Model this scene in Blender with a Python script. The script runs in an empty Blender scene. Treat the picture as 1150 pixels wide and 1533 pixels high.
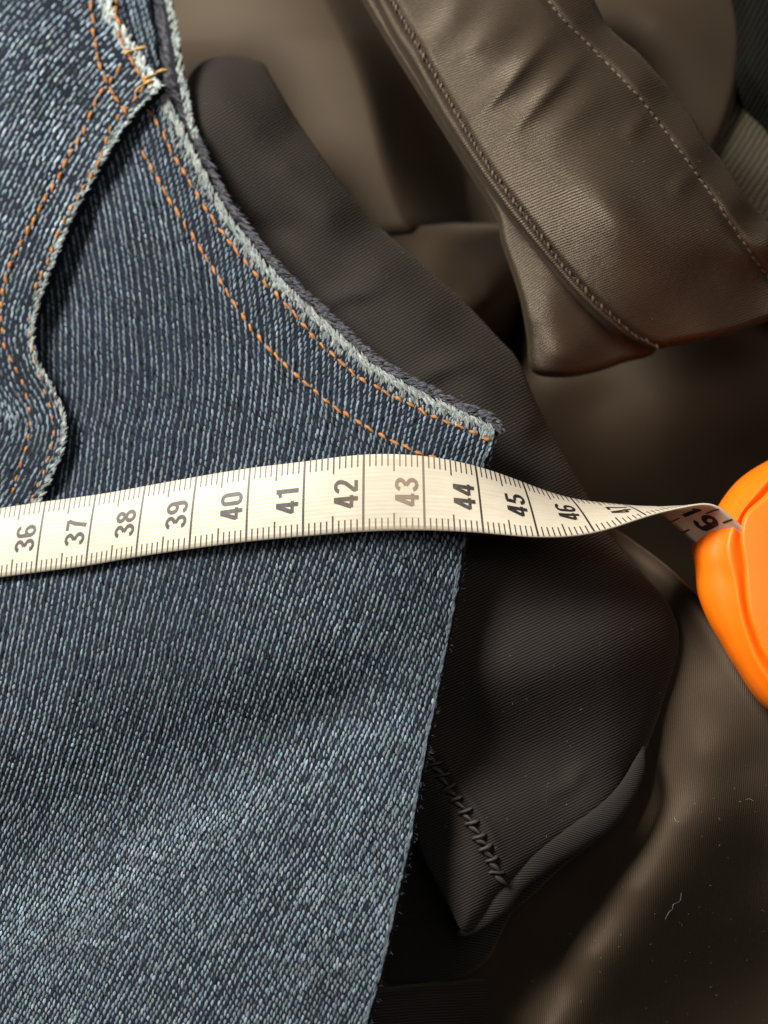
import bpy, math, random
import numpy as np
from mathutils import Vector, Matrix

random.seed(7)
rng = np.random.default_rng(11)
S = 0.01                      # everything is designed in centimetres, built in metres
sc = bpy.context.scene
C = sc.collection

# ------------------------------------------------------------------ camera
TILT = math.radians(12.0)
DIST = 22.0                   # cm from the lens to the focus target
FPX = 84.0 * DIST             # focal length in photo pixels (photo 1150 x 1533)
TGT = np.array([0.0, 0.0, 1.6])
CAM = TGT + DIST * np.array([0.0, -math.sin(TILT), math.cos(TILT)])
cam_d = bpy.data.cameras.new("camera")
cam = bpy.data.objects.new("camera", cam_d)
C.objects.link(cam)
cam.location = Vector(CAM * S)
cam.rotation_euler = (TILT, 0, 0)
cam_d.sensor_fit = 'VERTICAL'
cam_d.sensor_height = 24.0
cam_d.lens = 24.0 * FPX / 1533.0
cam_d.clip_start = 0.005
cam_d.clip_end = 20.0
cam_d.dof.use_dof = True
cam_d.dof.focus_distance = (DIST - 0.1) * S
cam_d.dof.aperture_fstop = cam_d.lens / 3.7
sc.camera = cam

# ------------------------------------------------------------------ light
w = bpy.data.worlds.new("World")
sc.world = w
w.use_nodes = True
bg = w.node_tree.nodes["Background"]
bg.inputs[0].default_value = (0.80, 0.90, 1.0, 1)
bg.inputs[1].default_value = 0.030


def area(name, loc, target, size, power, col):
    l = bpy.data.lights.new(name, 'AREA')
    l.shape = 'RECTANGLE'
    l.size, l.size_y = size[0] * S, size[1] * S
    l.energy = power
    l.color = col
    o = bpy.data.objects.new(name, l)
    C.objects.link(o)
    o.location = Vector(loc) * S
    d = Vector(target) - Vector(loc)
    o.rotation_euler = d.to_track_quat('-Z', 'Y').to_euler()
    return o


area("window_light", (-43, 33, 45), (0, 0, 0), (30, 24), 11.2, (1.0, 0.95, 0.87))
area("fill_light", (12, 8, 62), (2, 0, 0), (26, 26), 0.95, (1.0, 0.92, 0.82))  # added overhead fill standing in for bounced light, no actual lamp
sc.view_settings.view_transform = 'Standard'
sc.view_settings.look = 'None'
sc.view_settings.exposure = 0.0
sc.view_settings.gamma = 1.0
sc.view_settings.use_curve_mapping = False
sc.render.engine = 'CYCLES'
sc.cycles.use_denoising = True
sc.cycles.max_bounces = 6

# ------------------------------------------------------------------ helpers
ct, st = math.cos(TILT), math.sin(TILT)


def at(px, py, z):
    """World point (cm) at height z that the photograph shows at pixel px, py."""
    px = np.asarray(px, float); py = np.asarray(py, float); z = np.asarray(z, float)
    a = (px - 575.0) / FPX
    b = -(py - 766.5) / FPX
    dx, dy, dz = a, b * ct + st, b * st - ct
    t = (z - CAM[2]) / dz
    return np.stack([CAM[0] + t * dx, CAM[1] + t * dy, z + 0 * t], -1)


def spline(pts, n=200, closed=False):
    """Centripetal-ish Catmull-Rom through the points, n samples evenly spaced."""
    p = np.asarray(pts, float)
    q = np.vstack([p[-1:], p, p[:2]]) if closed else np.vstack([2 * p[0] - p[1], p, 2 * p[-1] - p[-2]])
    out = []
    for i in range(1, len(q) - 2):
        t = np.linspace(0, 1, 16, endpoint=False)[:, None]
        a, b, c, d = q[i - 1], q[i], q[i + 1], q[i + 2]
        out.append(0.5 * (2 * b + (c - a) * t + (2 * a - 5 * b + 4 * c - d) * t ** 2 + (3 * b - a - 3 * c + d) * t ** 3))
    out = np.vstack(out + ([] if closed else [p[-1:]]))
    if closed:
        out = np.vstack([out, out[:1]])
    L = np.concatenate([[0], np.cumsum(np.linalg.norm(np.diff(out[:, :2], axis=0), axis=1))])
    s = np.linspace(0, L[-1], n)
    return np.stack([np.interp(s, L, out[:, k]) for k in range(out.shape[1])], -1)


def natural(xs, ys):
    """Natural cubic spline: returns f(x) for vector-valued ys."""
    xs = np.asarray(xs, float); ys = np.asarray(ys, float)
    n = len(xs); h = np.diff(xs)
    A = np.zeros((n, n)); R = np.zeros_like(ys)
    A[0, 0] = A[-1, -1] = 1
    for i in range(1, n - 1):
        A[i, i - 1:i + 2] = h[i - 1], 2 * (h[i - 1] + h[i]), h[i]
        R[i] = 6 * ((ys[i + 1] - ys[i]) / h[i] - (ys[i] - ys[i - 1]) / h[i - 1])
    M = np.linalg.solve(A, R)

    def f(x):
        x = np.asarray(x, float)
        i = np.clip(np.searchsorted(xs, x) - 1, 0, n - 2)
        a = (xs[i + 1] - x)[..., None]; b = (x - xs[i])[..., None]; hh = h[i][..., None]
        return (M[i] * a ** 3 + M[i + 1] * b ** 3) / (6 * hh) + (ys[i] / hh - M[i] * hh / 6) * a + (ys[i + 1] / hh - M[i + 1] * hh / 6) * b
    return f


def seg_dist(P, poly):
    """Distance, closest point and arclength parameter of points P (N,2) to an open polyline."""
    a = poly[:-1]; ab = poly[1:] - a
    l2 = (ab ** 2).sum(1) + 1e-9
    L = np.concatenate([[0], np.cumsum(np.sqrt(l2))])
    D = np.empty(len(P)); Q = np.empty((len(P), 2)); T = np.empty(len(P)); SG = np.empty(len(P))
    for i in range(0, len(P), 20000):
        p = P[i:i + 20000]
        ap = p[:, None, :] - a[None]
        t = np.clip((ap * ab[None]).sum(2) / l2[None], 0, 1)
        q = a[None] + t[..., None] * ab[None]
        d = ((p[:, None, :] - q) ** 2).sum(2)
        k = d.argmin(1); r = np.arange(len(p))
        D[i:i + 20000] = np.sqrt(d[r, k]); Q[i:i + 20000] = q[r, k]
        T[i:i + 20000] = L[k] + t[r, k] * np.sqrt(l2[k])
        SG[i:i + 20000] = ab[k, 0] * ap[r, k, 1] - ab[k, 1] * ap[r, k, 0]
    return D, Q, T, SG


def inside(P, poly):
    x, y = P[:, 0], P[:, 1]
    r = np.zeros(len(P), bool)
    for (x1, y1), (x2, y2) in zip(poly[:-1], poly[1:]):
        if y1 == y2:
            continue
        c = (y1 > y) != (y2 > y)
        r ^= c & (x < (x2 - x1) * (y - y1) / (y2 - y1) + x1)
    return r


def tps(pts, lam=0.0):
    """Thin-plate surface through (px, py, z) control points."""
    p = np.asarray(pts, float)
    xy = p[:, :2] / 500.0
    n = len(p)

    def K(r2):
        return 0.5 * r2 * np.log(r2 + 1e-12)
    A = np.zeros((n + 3, n + 3))
    A[:n, :n] = K(((xy[:, None] - xy[None]) ** 2).sum(2)) + lam * np.eye(n)
    A[:n, n] = 1; A[:n, n + 1:] = xy
    A[n:, :n] = A[:n, n:].T
    c = np.linalg.solve(A, np.concatenate([p[:, 2], [0, 0, 0]]))

    def f(x, y):
        x = np.asarray(x, float); y = np.asarray(y, float)
        q = np.stack([x.ravel(), y.ravel()], -1) / 500.0
        out = np.empty(len(q))
        for i in range(0, len(q), 50000):
            k = q[i:i + 50000]
            out[i:i + 50000] = K(((k[:, None] - xy[None]) ** 2).sum(2)) @ c[:n] + c[n] + k @ c[n + 1:]
        return out.reshape(x.shape)
    return f


def ridge(line, width, amp, taper=0.0):
    """A crease: gaussian across the polyline (px width), height amp in cm, fading at the ends."""
    L = spline(line, 12 + 2 * len(line))
    tot = np.linalg.norm(np.diff(L, axis=0), axis=1).sum()

    def f(x, y):
        x = np.asarray(x, float)
        P = np.stack([x.ravel(), np.asarray(y, float).ravel()], -1)
        D, Q, T, _ = seg_dist(P, L)
        e = np.clip(np.minimum(T, tot - T) / (taper * tot), 0, 1) if taper else 1.0
        e = e * e * (3 - 2 * e) if taper else 1.0
        return (amp * np.exp(-(D / width) ** 2) * e).reshape(x.shape)
    return f


def fnoise(x, y, scale, seed=0, octaves=3):
    """Cheap smooth noise from summed sines."""
    r = np.random.default_rng(seed)
    out = 0.0
    for o in range(octaves):
        for k in range(4):
            a = r.uniform(0, 2 * math.pi); ph = r.uniform(0, 2 * math.pi); f = (1.7 ** o) * r.uniform(0.7, 1.3) / scale
            out = out + np.sin((x * math.cos(a) + y * math.sin(a)) * f * 2 * math.pi + ph) / (1.6 ** o) / 4
    return out


def link(name, me, mat, parent):
    o = bpy.data.objects.new(name, me)
    C.objects.link(o)
    if mat is not None:
        me.materials.append(mat)
    if parent is not None:
        o.parent = parent
    return o


def tag(o, label=None, cat=None, group=None, kind=None):
    for k, v in (("label", label), ("category", cat), ("group", group), ("kind", kind)):
        if v:
            o[k] = v
    return o


def empty(name, loc, label, cat, group=None):
    o = bpy.data.objects.new(name, None)
    C.objects.link(o)
    o.empty_display_size = 0.01
    tag(o, label, cat, group)
    return o


def mesh_from(name, V, F, uv=None, smooth=True, col=None):
    me = bpy.data.meshes.new(name)
    V = np.asarray(V, float) * S
    F = np.asarray(F, dtype=np.int64)
    n, k = F.shape
    me.vertices.add(len(V)); me.vertices.foreach_set("co", V.ravel())
    me.loops.add(n * k); me.loops.foreach_set("vertex_index", F.ravel())
    me.polygons.add(n); me.polygons.foreach_set("loop_start", np.arange(0, n * k, k))
    try:
        me.polygons.foreach_set("loop_total", np.full(n, k))
    except Exception:
        pass
    me.update(calc_edges=True)
    if smooth:
        me.polygons.foreach_set("use_smooth", np.ones(n, bool))
    if uv is not None:
        l = me.uv_layers.new(name="UVMap")
        l.data.foreach_set("uv", np.asarray(uv, float)[F.ravel()].ravel())
    if col is not None:
        a = me.color_attributes.new("tint", 'FLOAT_COLOR', 'POINT')
        a.data.foreach_set("color", np.hstack([col, np.ones((len(col), 1))]).ravel())
    me.validate()
    me.update()
    return me


def cloth(name, outline, zf, mat, parent, h=4.0, r=0.12, drop=0.25, uvf=None, closed_spline=True, n=180):
    """A sheet over a closed outline (photo pixels), with a rolled edge of radius r cm and a skirt of the cloth's thickness."""
    poly = spline(outline, n, True) if closed_spline else np.vstack([outline, outline[:1]]).astype(float)
    x0, y0 = poly.min(0) - h; x1, y1 = poly.max(0) + h
    X, Y = np.meshgrid(np.arange(x0, x1 + h, h), np.arange(y0, y1 + h, h))
    ny, nx = X.shape
    P = np.stack([X.ravel(), Y.ravel()], -1)
    D, Q, T, _ = seg_dist(P, poly)
    ins = inside(P, poly)
    ins &= ~(D < 0.25 * h)
    P = np.where(ins[:, None], P, Q)
    d = np.where(ins, D, 0.0)
    idx = np.arange(nx * ny).reshape(ny, nx)
    F = np.stack([idx[:-1, :-1], idx[1:, :-1], idx[1:, 1:], idx[:-1, 1:]], -1).reshape(-1, 4)
    F = F[ins[F].any(1)]
    use = np.unique(F)
    remap = -np.ones(nx * ny, np.int64); remap[use] = np.arange(len(use))
    F = remap[F]; P = P[use]; d = d[use]
    dc = d / 84.0
    z = zf(P[:, 0], P[:, 1]) - r * (1 - np.sqrt(np.clip(1 - (1 - np.minimum(dc, r) / r) ** 2, 0, 1)))
    V = at(P[:, 0], P[:, 1], z)
    # skirt
    E = np.concatenate([F[:, [0, 1]], F[:, [1, 2]], F[:, [2, 3]], F[:, [3, 0]]])
    key = np.sort(E, 1); kk = key[:, 0] * 10 ** 7 + key[:, 1]
    u, inv, cnt = np.unique(kk, return_inverse=True, return_counts=True)
    B = E[cnt[inv] == 1]
    bv = np.unique(B); m2 = -np.ones(len(V), np.int64); m2[bv] = len(V) + np.arange(len(bv))
    V2 = V[bv].copy(); V2[:, 2] -= drop
    F = np.vstack([F, np.stack([B[:, 1], B[:, 0], m2[B[:, 0]], m2[B[:, 1]]], -1)])
    Pa = np.vstack([P, P[bv]])
    V = np.vstack([V, V2])
    uv = uvf(Pa[:, 0], Pa[:, 1]) if uvf else np.stack([V[:, 0], V[:, 1]], -1)
    # y of the photo points down: flip for upward normals
    me = mesh_from(name, V, F, uv)
    if me.polygons[0].normal.z < 0:
        me.flip_normals()
    return link(name, me, mat, parent)


def normals_of(zf, px, py, e=3.0):
    a = at(px + e, py, zf(px + e, py)) - at(px - e, py, zf(px - e, py))
    b = at(px, py - e, zf(px, py - e)) - at(px, py + e, zf(px, py + e))
    n = np.cross(a, b)
    return n / np.linalg.norm(n, axis=-1, keepdims=True)


def yarns(name, cx, cy, tx, ty, length, width, col, zf, mat, parent, lift=0.012, curl=None):
    """Many short yarn floats (half-tubes that rise out of the cloth and sink back) as one mesh."""
    N = len(cx)
    tn = np.hypot(tx, ty); tx, ty = tx / tn, ty / tn
    ts = np.array([-0.5, -0.27, 0.0, 0.27, 0.5])
    wp = np.array([0.12, 0.72, 1.0, 0.72, 0.12])
    hp = np.array([-0.9, 0.55, 1.0, 0.55, -0.9])
    n0 = normals_of(zf, cx, cy)
    pts = []
    for t in ts:
        x = cx + tx * length * t; y = cy + ty * length * t
        pts.append(at(x, y, zf(x, y)))
    pts = np.stack(pts, 1)                        # N,5,3
    T = pts[:, -1] - pts[:, 0]
    T /= np.linalg.norm(T, axis=1, keepdims=True)
    B = np.cross(n0, T)
    wc = (width / 84.0)[:, None]
    ang = np.linspace(0, math.pi, 4)
    V = np.empty((N, 5, 4, 3))
    for j in range(5):
        for k, a in enumerate(ang):
            V[:, j, k] = pts[:, j] + B * (math.cos(a) * 0.5 * wp[j]) * wc + n0 * ((math.sin(a) * 0.30 * wp[j]) * wc + lift * hp[j] * (wc / 0.06))
    f = []
    for j in range(4):
        for k in range(3):
            f.append([j * 4 + k, j * 4 + k + 1, (j + 1) * 4 + k + 1, (j + 1) * 4 + k])
    f = np.array(f)
    F = (np.arange(N)[:, None, None] * 20 + f[None]).reshape(-1, 4)
    me = mesh_from(name, V.reshape(-1, 3), F, col=np.repeat(col, 20, 0))
    if N and me.polygons[4].normal.z < 0:
        me.flip_normals()
    o = link(name, me, mat, parent)
    o["kind"] = "stuff"
    return o


def fibres(name, cx, cy, zf, n_seg, length, rad, mat, parent, lift=0.0, bias=(0, 0), seed=3):
    """Fine loose hairs: thin curling three-sided tubes."""
    r = np.random.default_rng(seed)
    N = len(cx)
    base = at(cx, cy, zf(cx, cy) + lift)
    ang = r.uniform(0, 2 * math.pi, N)
    d = np.stack([np.cos(ang) + bias[0], np.sin(ang) + bias[1], r.uniform(0.0, 0.7, N)], -1)
    d /= np.linalg.norm(d, axis=1, keepdims=True)
    L = length * r.uniform(0.4, 1.3, N)
    P = [base]
    cur = d
    for k in range(n_seg):
        cur = cur + r.normal(0, 0.45, (N, 3)) * np.array([1, 1, 0.6]); cur /= np.linalg.norm(cur, axis=1, keepdims=True)
        P.append(P[-1] + cur * (L / n_seg)[:, None])
    P = np.stack(P, 1)
    m = n_seg + 1
    V = np.empty((N, m, 3, 3))
    off = np.array([[1, 0, 0], [-0.5, 0.87, 0.3], [-0.5, -0.87, 0.5]])
    for k in range(3):
        V[:, :, k] = P + off[k] * rad
    f = []
    for j in range(m - 1):
        for k in range(3):
            f.append([j * 3 + k, j * 3 + (k + 1) % 3, (j + 1) * 3 + (k + 1) % 3, (j + 1) * 3 + k])
    F = (np.arange(N)[:, None, None] * (m * 3) + np.array(f)[None]).reshape(-1, 4)
    return link(name, mesh_from(name, V.reshape(-1, 3), F), mat, parent)


# ------------------------------------------------------------------ materials
def new_mat(name):
    m = bpy.data.materials.new(name)
    m.use_nodes = True
    nt = m.node_tree
    return m, nt, nt.nodes["Principled BSDF"]


def N(nt, kind, **kw):
    n = nt.nodes.new(kind)
    for k, v in kw.items():
        if hasattr(n, k):
            setattr(n, k, v)
        else:
            n.inputs[k].default_value = v
    return n


def math_n(nt, op, a, b=None, c=None):
    n = nt.nodes.new("ShaderNodeMath"); n.operation = op
    for i, v in enumerate((a, b, c)):
        if v is None:
            continue
        if isinstance(v, (int, float)):
            n.inputs[i].default_value = v
        else:
            nt.links.new(v, n.inputs[i])
    return n.outputs[0]


def uv_xy(nt):
    u = nt.nodes.new("ShaderNodeUVMap"); u.uv_map = "UVMap"
    s = nt.nodes.new("ShaderNodeSeparateXYZ")
    nt.links.new(u.outputs[0], s.inputs[0])
    return u.outputs[0], s.outputs[0], s.outputs[1]


def noise(nt, vec, scale, detail=3, rough=0.55, dim='3D'):
    n = nt.nodes.new("ShaderNodeTexNoise")
    n.inputs["Scale"].default_value = scale
    n.inputs["Detail"].default_value = detail
    n.inputs["Roughness"].default_value = rough
    if vec is not None:
        nt.links.new(vec, n.inputs["Vector"])
    return n.outputs[0]


def ramp(nt, fac, stops):
    n = nt.nodes.new("ShaderNodeValToRGB")
    e = n.color_ramp.elements
    e[0].position, e[0].color = stops[0][0], (*stops[0][1], 1)
    e[1].position, e[1].color = stops[-1][0], (*stops[-1][1], 1)
    for p, c in stops[1:-1]:
        k = e.new(p); k.color = (*c, 1)
    nt.links.new(fac, n.inputs[0])
    return n.outputs[0]


def bump(nt, height, strength, dist, bsdf):
    b = nt.nodes.new("ShaderNodeBump")
    b.inputs["Strength"].default_value = strength
    b.inputs["Distance"].default_value = dist
    nt.links.new(height, b.inputs["Height"])
    nt.links.new(b.outputs[0], bsdf.inputs["Normal"])


def scaled(nt, vec, s):
    n = nt.nodes.new("ShaderNodeVectorMath"); n.operation = 'MULTIPLY'
    n.inputs[1].default_value = s
    nt.links.new(vec, n.inputs[0])
    return n.outputs[0]


def sheen(b, w_, tint, rough=0.4):
    b.inputs["Sheen Weight"].default_value = w_
    b.inputs["Sheen Tint"].default_value = (*tint, 1)
    b.inputs["Sheen Roughness"].default_value = rough


def mat_denim_base(name, dark, mid):
    m, nt, b = new_mat(name)
    uv, u, v = uv_xy(nt)
    f = noise(nt, scaled(nt, uv, (38, 16, 1)), 1.0, 5, 0.7)
    c = ramp(nt, f, [(0.35, dark), (0.72, mid)])
    nt.links.new(c, b.inputs["Base Color"])
    b.inputs["Roughness"].default_value = 0.92
    b.inputs["Specular IOR Level"].default_value = 0.15
    bump(nt, f, 0.7, 0.0004, b)
    return m


def mat_yarn(name, rough=0.85):
    m, nt, b = new_mat(name)
    a = nt.nodes.new("ShaderNodeAttribute"); a.attribute_name = "tint"
    g = nt.nodes.new("ShaderNodeNewGeometry")
    f = noise(nt, g.outputs["Position"], 6000.0, 2, 0.6)
    mx = nt.nodes.new("ShaderNodeMix"); mx.data_type = 'RGBA'; mx.blend_type = 'MULTIPLY'
    mx.inputs[0].default_value = 0.7
    nt.links.new(a.outputs["Color"], mx.inputs[6])
    nt.links.new(ramp(nt, f, [(0.3, (0.45, 0.45, 0.47)), (0.7, (1.25, 1.25, 1.22))]), mx.inputs[7])
    nt.links.new(mx.outputs[2], b.inputs["Base Color"])
    b.inputs["Roughness"].default_value = rough
    b.inputs["Specular IOR Level"].default_value = 0.06
    bump(nt, f, 0.6, 0.0001, b)
    return m


def mat_rib(name, dark, light, period, spec=0.35, rough=0.55, depth=0.00016, cross=0.5, sheen_w=0.15):
    """Fine ribbed knit: u runs across the ribs, v along them, both in cm."""
    m, nt, b = new_mat(name)
    uv, u, v = uv_xy(nt)
    wob = math_n(nt, 'MULTIPLY', noise(nt, scaled(nt, uv, (3, 3, 1)), 1.0, 3), period * 0.8)
    uu = math_n(nt, 'MULTIPLY', math_n(nt, 'ADD', u, wob), 2 * math.pi / period)
    s1 = math_n(nt, 'MULTIPLY_ADD', math_n(nt, 'SINE', uu), 0.5, 0.5)
    row = math_n(nt, 'MULTIPLY', math_n(nt, 'ADD', v, math_n(nt, 'MULTIPLY', u, 0.6)), 2 * math.pi / (period * 0.75))
    s2 = math_n(nt, 'MULTIPLY_ADD', math_n(nt, 'SINE', row), 0.5, 0.5)
    hgt = math_n(nt, 'ADD', s1, math_n(nt, 'MULTIPLY', math_n(nt, 'MULTIPLY', s2, s1), cross))
    fine = noise(nt, scaled(nt, uv, (60, 60, 1)), 1.0, 2)
    hgt = math_n(nt, 'ADD', hgt, math_n(nt, 'MULTIPLY', fine, 0.35))
    c = ramp(nt, math_n(nt, 'MULTIPLY', hgt, 0.6), [(0.12, dark), (0.85, light)])
    nt.links.new(c, b.inputs["Base Color"])
    b.inputs["Roughness"].default_value = rough
    b.inputs["Specular IOR Level"].default_value = spec
    b.inputs["Specular Tint"].default_value = (1.0, 0.84, 0.66, 1)
    sheen(b, sheen_w, (0.9, 0.75, 0.6), 0.45)
    bump(nt, hgt, 0.75, depth, b)
    return m


M = {}
M['denim'] = mat_denim_base('denim_ground', (0.0030, 0.0042, 0.0078), (0.022, 0.031, 0.050))
M['denim_inside'] = mat_denim_base('denim_facing', (0.006, 0.0065, 0.009), (0.030, 0.031, 0.040))
M['yarn'] = mat_yarn('denim_yarn', 0.95)
M['knit'] = mat_rib('charcoal_rib', (0.0074, 0.0062, 0.0058), (0.037, 0.0310, 0.0285), 0.052, spec=0.09, rough=0.75, depth=0.00010, sheen_w=0.08)
M['knit'].node_tree.nodes['Principled BSDF'].inputs['Specular Tint'].default_value = (1, 0.96, 0.93, 1)
M['satin'] = mat_rib('brown_satin', (0.027, 0.0185, 0.0120), (0.052, 0.0358, 0.0235), 0.034, spec=0.25, rough=0.52, depth=0.00003, cross=0.9, sheen_w=0.12)
M['band'] = mat_rib('brown_satin_twill', (0.0165, 0.0112, 0.0073), (0.045, 0.0315, 0.0208), 0.046, spec=0.55, rough=0.43, depth=0.00012, cross=0.2, sheen_w=0.1)
M['black'] = mat_rib('black_cloth', (0.002, 0.002, 0.002), (0.008, 0.008, 0.007), 0.09, spec=0.1, rough=0.9, sheen_w=0.0)
M['olive'] = mat_rib('olive_cloth', (0.016, 0.014, 0.009), (0.045, 0.040, 0.027), 0.12, spec=0.3, rough=0.7, depth=0.0002, sheen_w=0.1)


def mat_plain(name, col, rough, spec=0.5, nscale=0, namp=0.0):
    m, nt, b = new_mat(name)
    b.inputs["Base Color"].default_value = (*col, 1)
    b.inputs["Roughness"].default_value = rough
    b.inputs["Specular IOR Level"].default_value = spec
    if nscale:
        g = nt.nodes.new("ShaderNodeNewGeometry")
        f = noise(nt, g.outputs["Position"], nscale, 3)
        c = ramp(nt, f, [(0.3, tuple(x * (1 - namp) for x in col)), (0.7, tuple(min(1, x * (1 + namp)) for x in col))])
        nt.links.new(c, b.inputs["Base Color"])
    return m, nt, b


M['thread'] = mat_plain('orange_thread', (0.34, 0.145, 0.042), 0.6, 0.35, 1500, 0.45)[0]
M['thread_yellow'] = mat_plain('ochre_thread', (0.45, 0.28, 0.08), 0.6, 0.35, 1500, 0.35)[0]
M['thread_brown'] = mat_plain('brown_thread', (0.085, 0.062, 0.041), 0.5, 0.5, 1500, 0.3)[0]
M['thread_dark'] = mat_plain('charcoal_thread', (0.030, 0.024, 0.022), 0.6, 0.4, 1500, 0.3)[0]
M['lint'] = mat_plain('lint', (0.30, 0.27, 0.22), 0.9, 0.2)[0]
M['fuzz'] = mat_plain('denim_fuzz', (0.13, 0.14, 0.17), 0.9, 0.2)[0]


def make_tape_mat():
    m, nt, b = new_mat('tape_ribbon')
    uv, u, v = uv_xy(nt)
    rib = math_n(nt, 'SINE', math_n(nt, 'MULTIPLY', v, 2 * math.pi / 0.072))
    rib = math_n(nt, 'MULTIPLY_ADD', rib, 0.5, 0.5)
    f = noise(nt, scaled(nt, uv, (1.5, 14, 1)), 1.0, 4)
    g = noise(nt, scaled(nt, uv, (4, 4, 1)), 1.0, 3)
    k = math_n(nt, 'ADD', math_n(nt, 'MULTIPLY', rib, 0.07), math_n(nt, 'ADD', math_n(nt, 'MULTIPLY', f, 0.6), math_n(nt, 'MULTIPLY', g, 0.2)))
    c = ramp(nt, k, [(0.18, (0.68, 0.60, 0.47)), (0.58, (0.82, 0.76, 0.63))])
    nt.links.new(c, b.inputs["Base Color"])
    b.inputs["Roughness"].default_value = 0.42
    b.inputs["Specular IOR Level"].default_value = 0.45
    tr = nt.nodes.new("ShaderNodeBsdfTranslucent")
    nt.links.new(c, tr.inputs[0])
    ms = nt.nodes.new("ShaderNodeMixShader"); ms.inputs[0].default_value = 0.28
    nt.links.new(b.outputs[0], ms.inputs[1]); nt.links.new(tr.outputs[0], ms.inputs[2])
    nt.links.new(ms.outputs[0], nt.nodes["Material Output"].inputs["Surface"])
    bump(nt, math_n(nt, 'ADD', rib, math_n(nt, 'MULTIPLY', f, 0.8)), 0.3, 0.00005, b)
    return m


def make_ink_mat():
    m, nt, b = new_mat('tape_ink')
    a = nt.nodes.new("ShaderNodeAttribute"); a.attribute_name = "tint"
    g = nt.nodes.new("ShaderNodeNewGeometry")
    f = noise(nt, g.outputs["Position"], 2500.0, 3, 0.7)
    mx = nt.nodes.new("ShaderNodeMix"); mx.data_type = 'RGBA'; mx.blend_type = 'ADD'
    mx.inputs[0].default_value = 1.0
    nt.links.new(a.outputs["Color"], mx.inputs[6])
    nt.links.new(ramp(nt, f, [(0.45, (0, 0, 0)), (0.8, (0.07, 0.06, 0.05))]), mx.inputs[7])
    nt.links.new(mx.outputs[2], b.inputs["Base Color"])
    b.inputs["Roughness"].default_value = 0.45
    return m


M['tape'] = make_tape_mat()
M['ink'] = make_ink_mat()
m_, nt_, b_ = mat_plain('orange_plastic', (0.93, 0.18, 0.003), 0.45, 0.35)
b_.inputs["Subsurface Weight"].default_value = 0.35
b_.inputs["Subsurface Radius"].default_value = (1.0, 0.35, 0.05)
b_.inputs["Subsurface Scale"].default_value = 0.004
g_ = nt_.nodes.new("ShaderNodeNewGeometry")
bump(nt_, noise(nt_, g_.outputs["Position"], 900.0, 3), 0.08, 0.0002, b_)
M['orange'] = m_

# stitch meshes, shared
def stitch_mesh(name, mat, rings=8, sides=6, ply=2, seed=0):
    r = np.random.default_rng(seed)
    V = []; F = []
    for i in range(rings):
        t = i / (rings - 1)
        rad = 0.5 * (max(0.0, 1 - (2 * t - 1) ** 4)) ** 0.5 + 0.03
        arch = 0.55 * (1 - (2 * t - 1) ** 2) - 0.42
        for k in range(sides):
            a = 2 * math.pi * k / sides
            rr = rad * (1 + 0.34 * math.cos(ply * (a - 3.4 * t + seed)))
            V.append([(t - 0.5), rr * math.cos(a), rr * math.sin(a) * 0.8 + arch])
    for i in range(rings - 1):
        for k in range(sides):
            F.append([i * sides + k, i * sides + (k + 1) % sides, (i + 1) * sides + (k + 1) % sides, (i + 1) * sides + k])
    me = mesh_from(name, np.array(V) / S, np.array(F))   # unit size, scaled by the object
    me.materials.append(mat)
    return me


def place_stitches(path, zf, meshes, parent, pitch, length, width, lift=0.0, jit=0.12, name='stitch', angle=0.0, alt=0.0, skip=None):
    """Stitch objects (sub-parts) along a photo-pixel path on a surface."""
    L = spline(path, 400)
    s = np.concatenate([[0], np.cumsum(np.linalg.norm(np.diff(L, axis=0), axis=1))])
    pos = pitch * 0.5; i = 0
    made = []
    while pos < s[-1]:
        x, y = np.interp(pos, s, L[:, 0]), np.interp(pos, s, L[:, 1])
        x2, y2 = np.interp(pos + 4, s, L[:, 0]), np.interp(pos + 4, s, L[:, 1])
        t = math.atan2(y2 - y, x2 - x) + math.radians(angle + (alt if i % 2 else -alt)) + random.gauss(0, 0.10 * (jit > 0))
        ln = length * random.uniform(0.85, 1.15); wd = width * random.uniform(0.88, 1.12)
        cx, cy = x + random.gauss(0, 0.8), y + random.gauss(0, 0.8)
        tx, ty = math.cos(t), math.sin(t)
        a = at(cx - tx * ln / 2, cy - ty * ln / 2, zf(np.array(cx - tx * ln / 2), np.array(cy - ty * ln / 2)))
        b = at(cx + tx * ln / 2, cy + ty * ln / 2, zf(np.array(cx + tx * ln / 2), np.array(cy + ty * ln / 2)))
        X = Vector((b - a)); n = Vector(normals_of(zf, np.array(cx), np.array(cy)))
        c = Vector((a + b) / 2) + n * (lift + 0.2 * wd / 84)
        lx = X.length; X.normalize(); Yv = n.cross(X).normalized(); Z = X.cross(Yv)
        wc = wd / 84.0
        mat4 = Matrix(((X.x * lx, Yv.x * wc, Z.x * wc, c.x), (X.y * lx, Yv.y * wc, Z.y * wc, c.y), (X.z * lx, Yv.z * wc, Z.z * wc, c.z), (0, 0, 0, 1)))
        sc4 = Matrix.Scale(S, 4)
        o = bpy.data.objects.new(name, meshes[i % len(meshes)])
        C.objects.link(o)
        o.parent = parent
        o.matrix_world = sc4 @ mat4
        made.append(o)
        pos += pitch * random.uniform(1 - jit, 1 + jit); i += 1
    return made


ST_ORANGE = [stitch_mesh('stitch', M['thread'], seed=k) for k in range(3)]
ST_OCHRE = [stitch_mesh('stitch', M['thread_yellow'], seed=k) for k in range(2)]
ST_BROWN = [stitch_mesh('stitch', M['thread_brown'], seed=k) for k in range(2)]
ST_DARK = [stitch_mesh('stitch', M['thread_dark'], seed=k) for k in range(2)]


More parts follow.
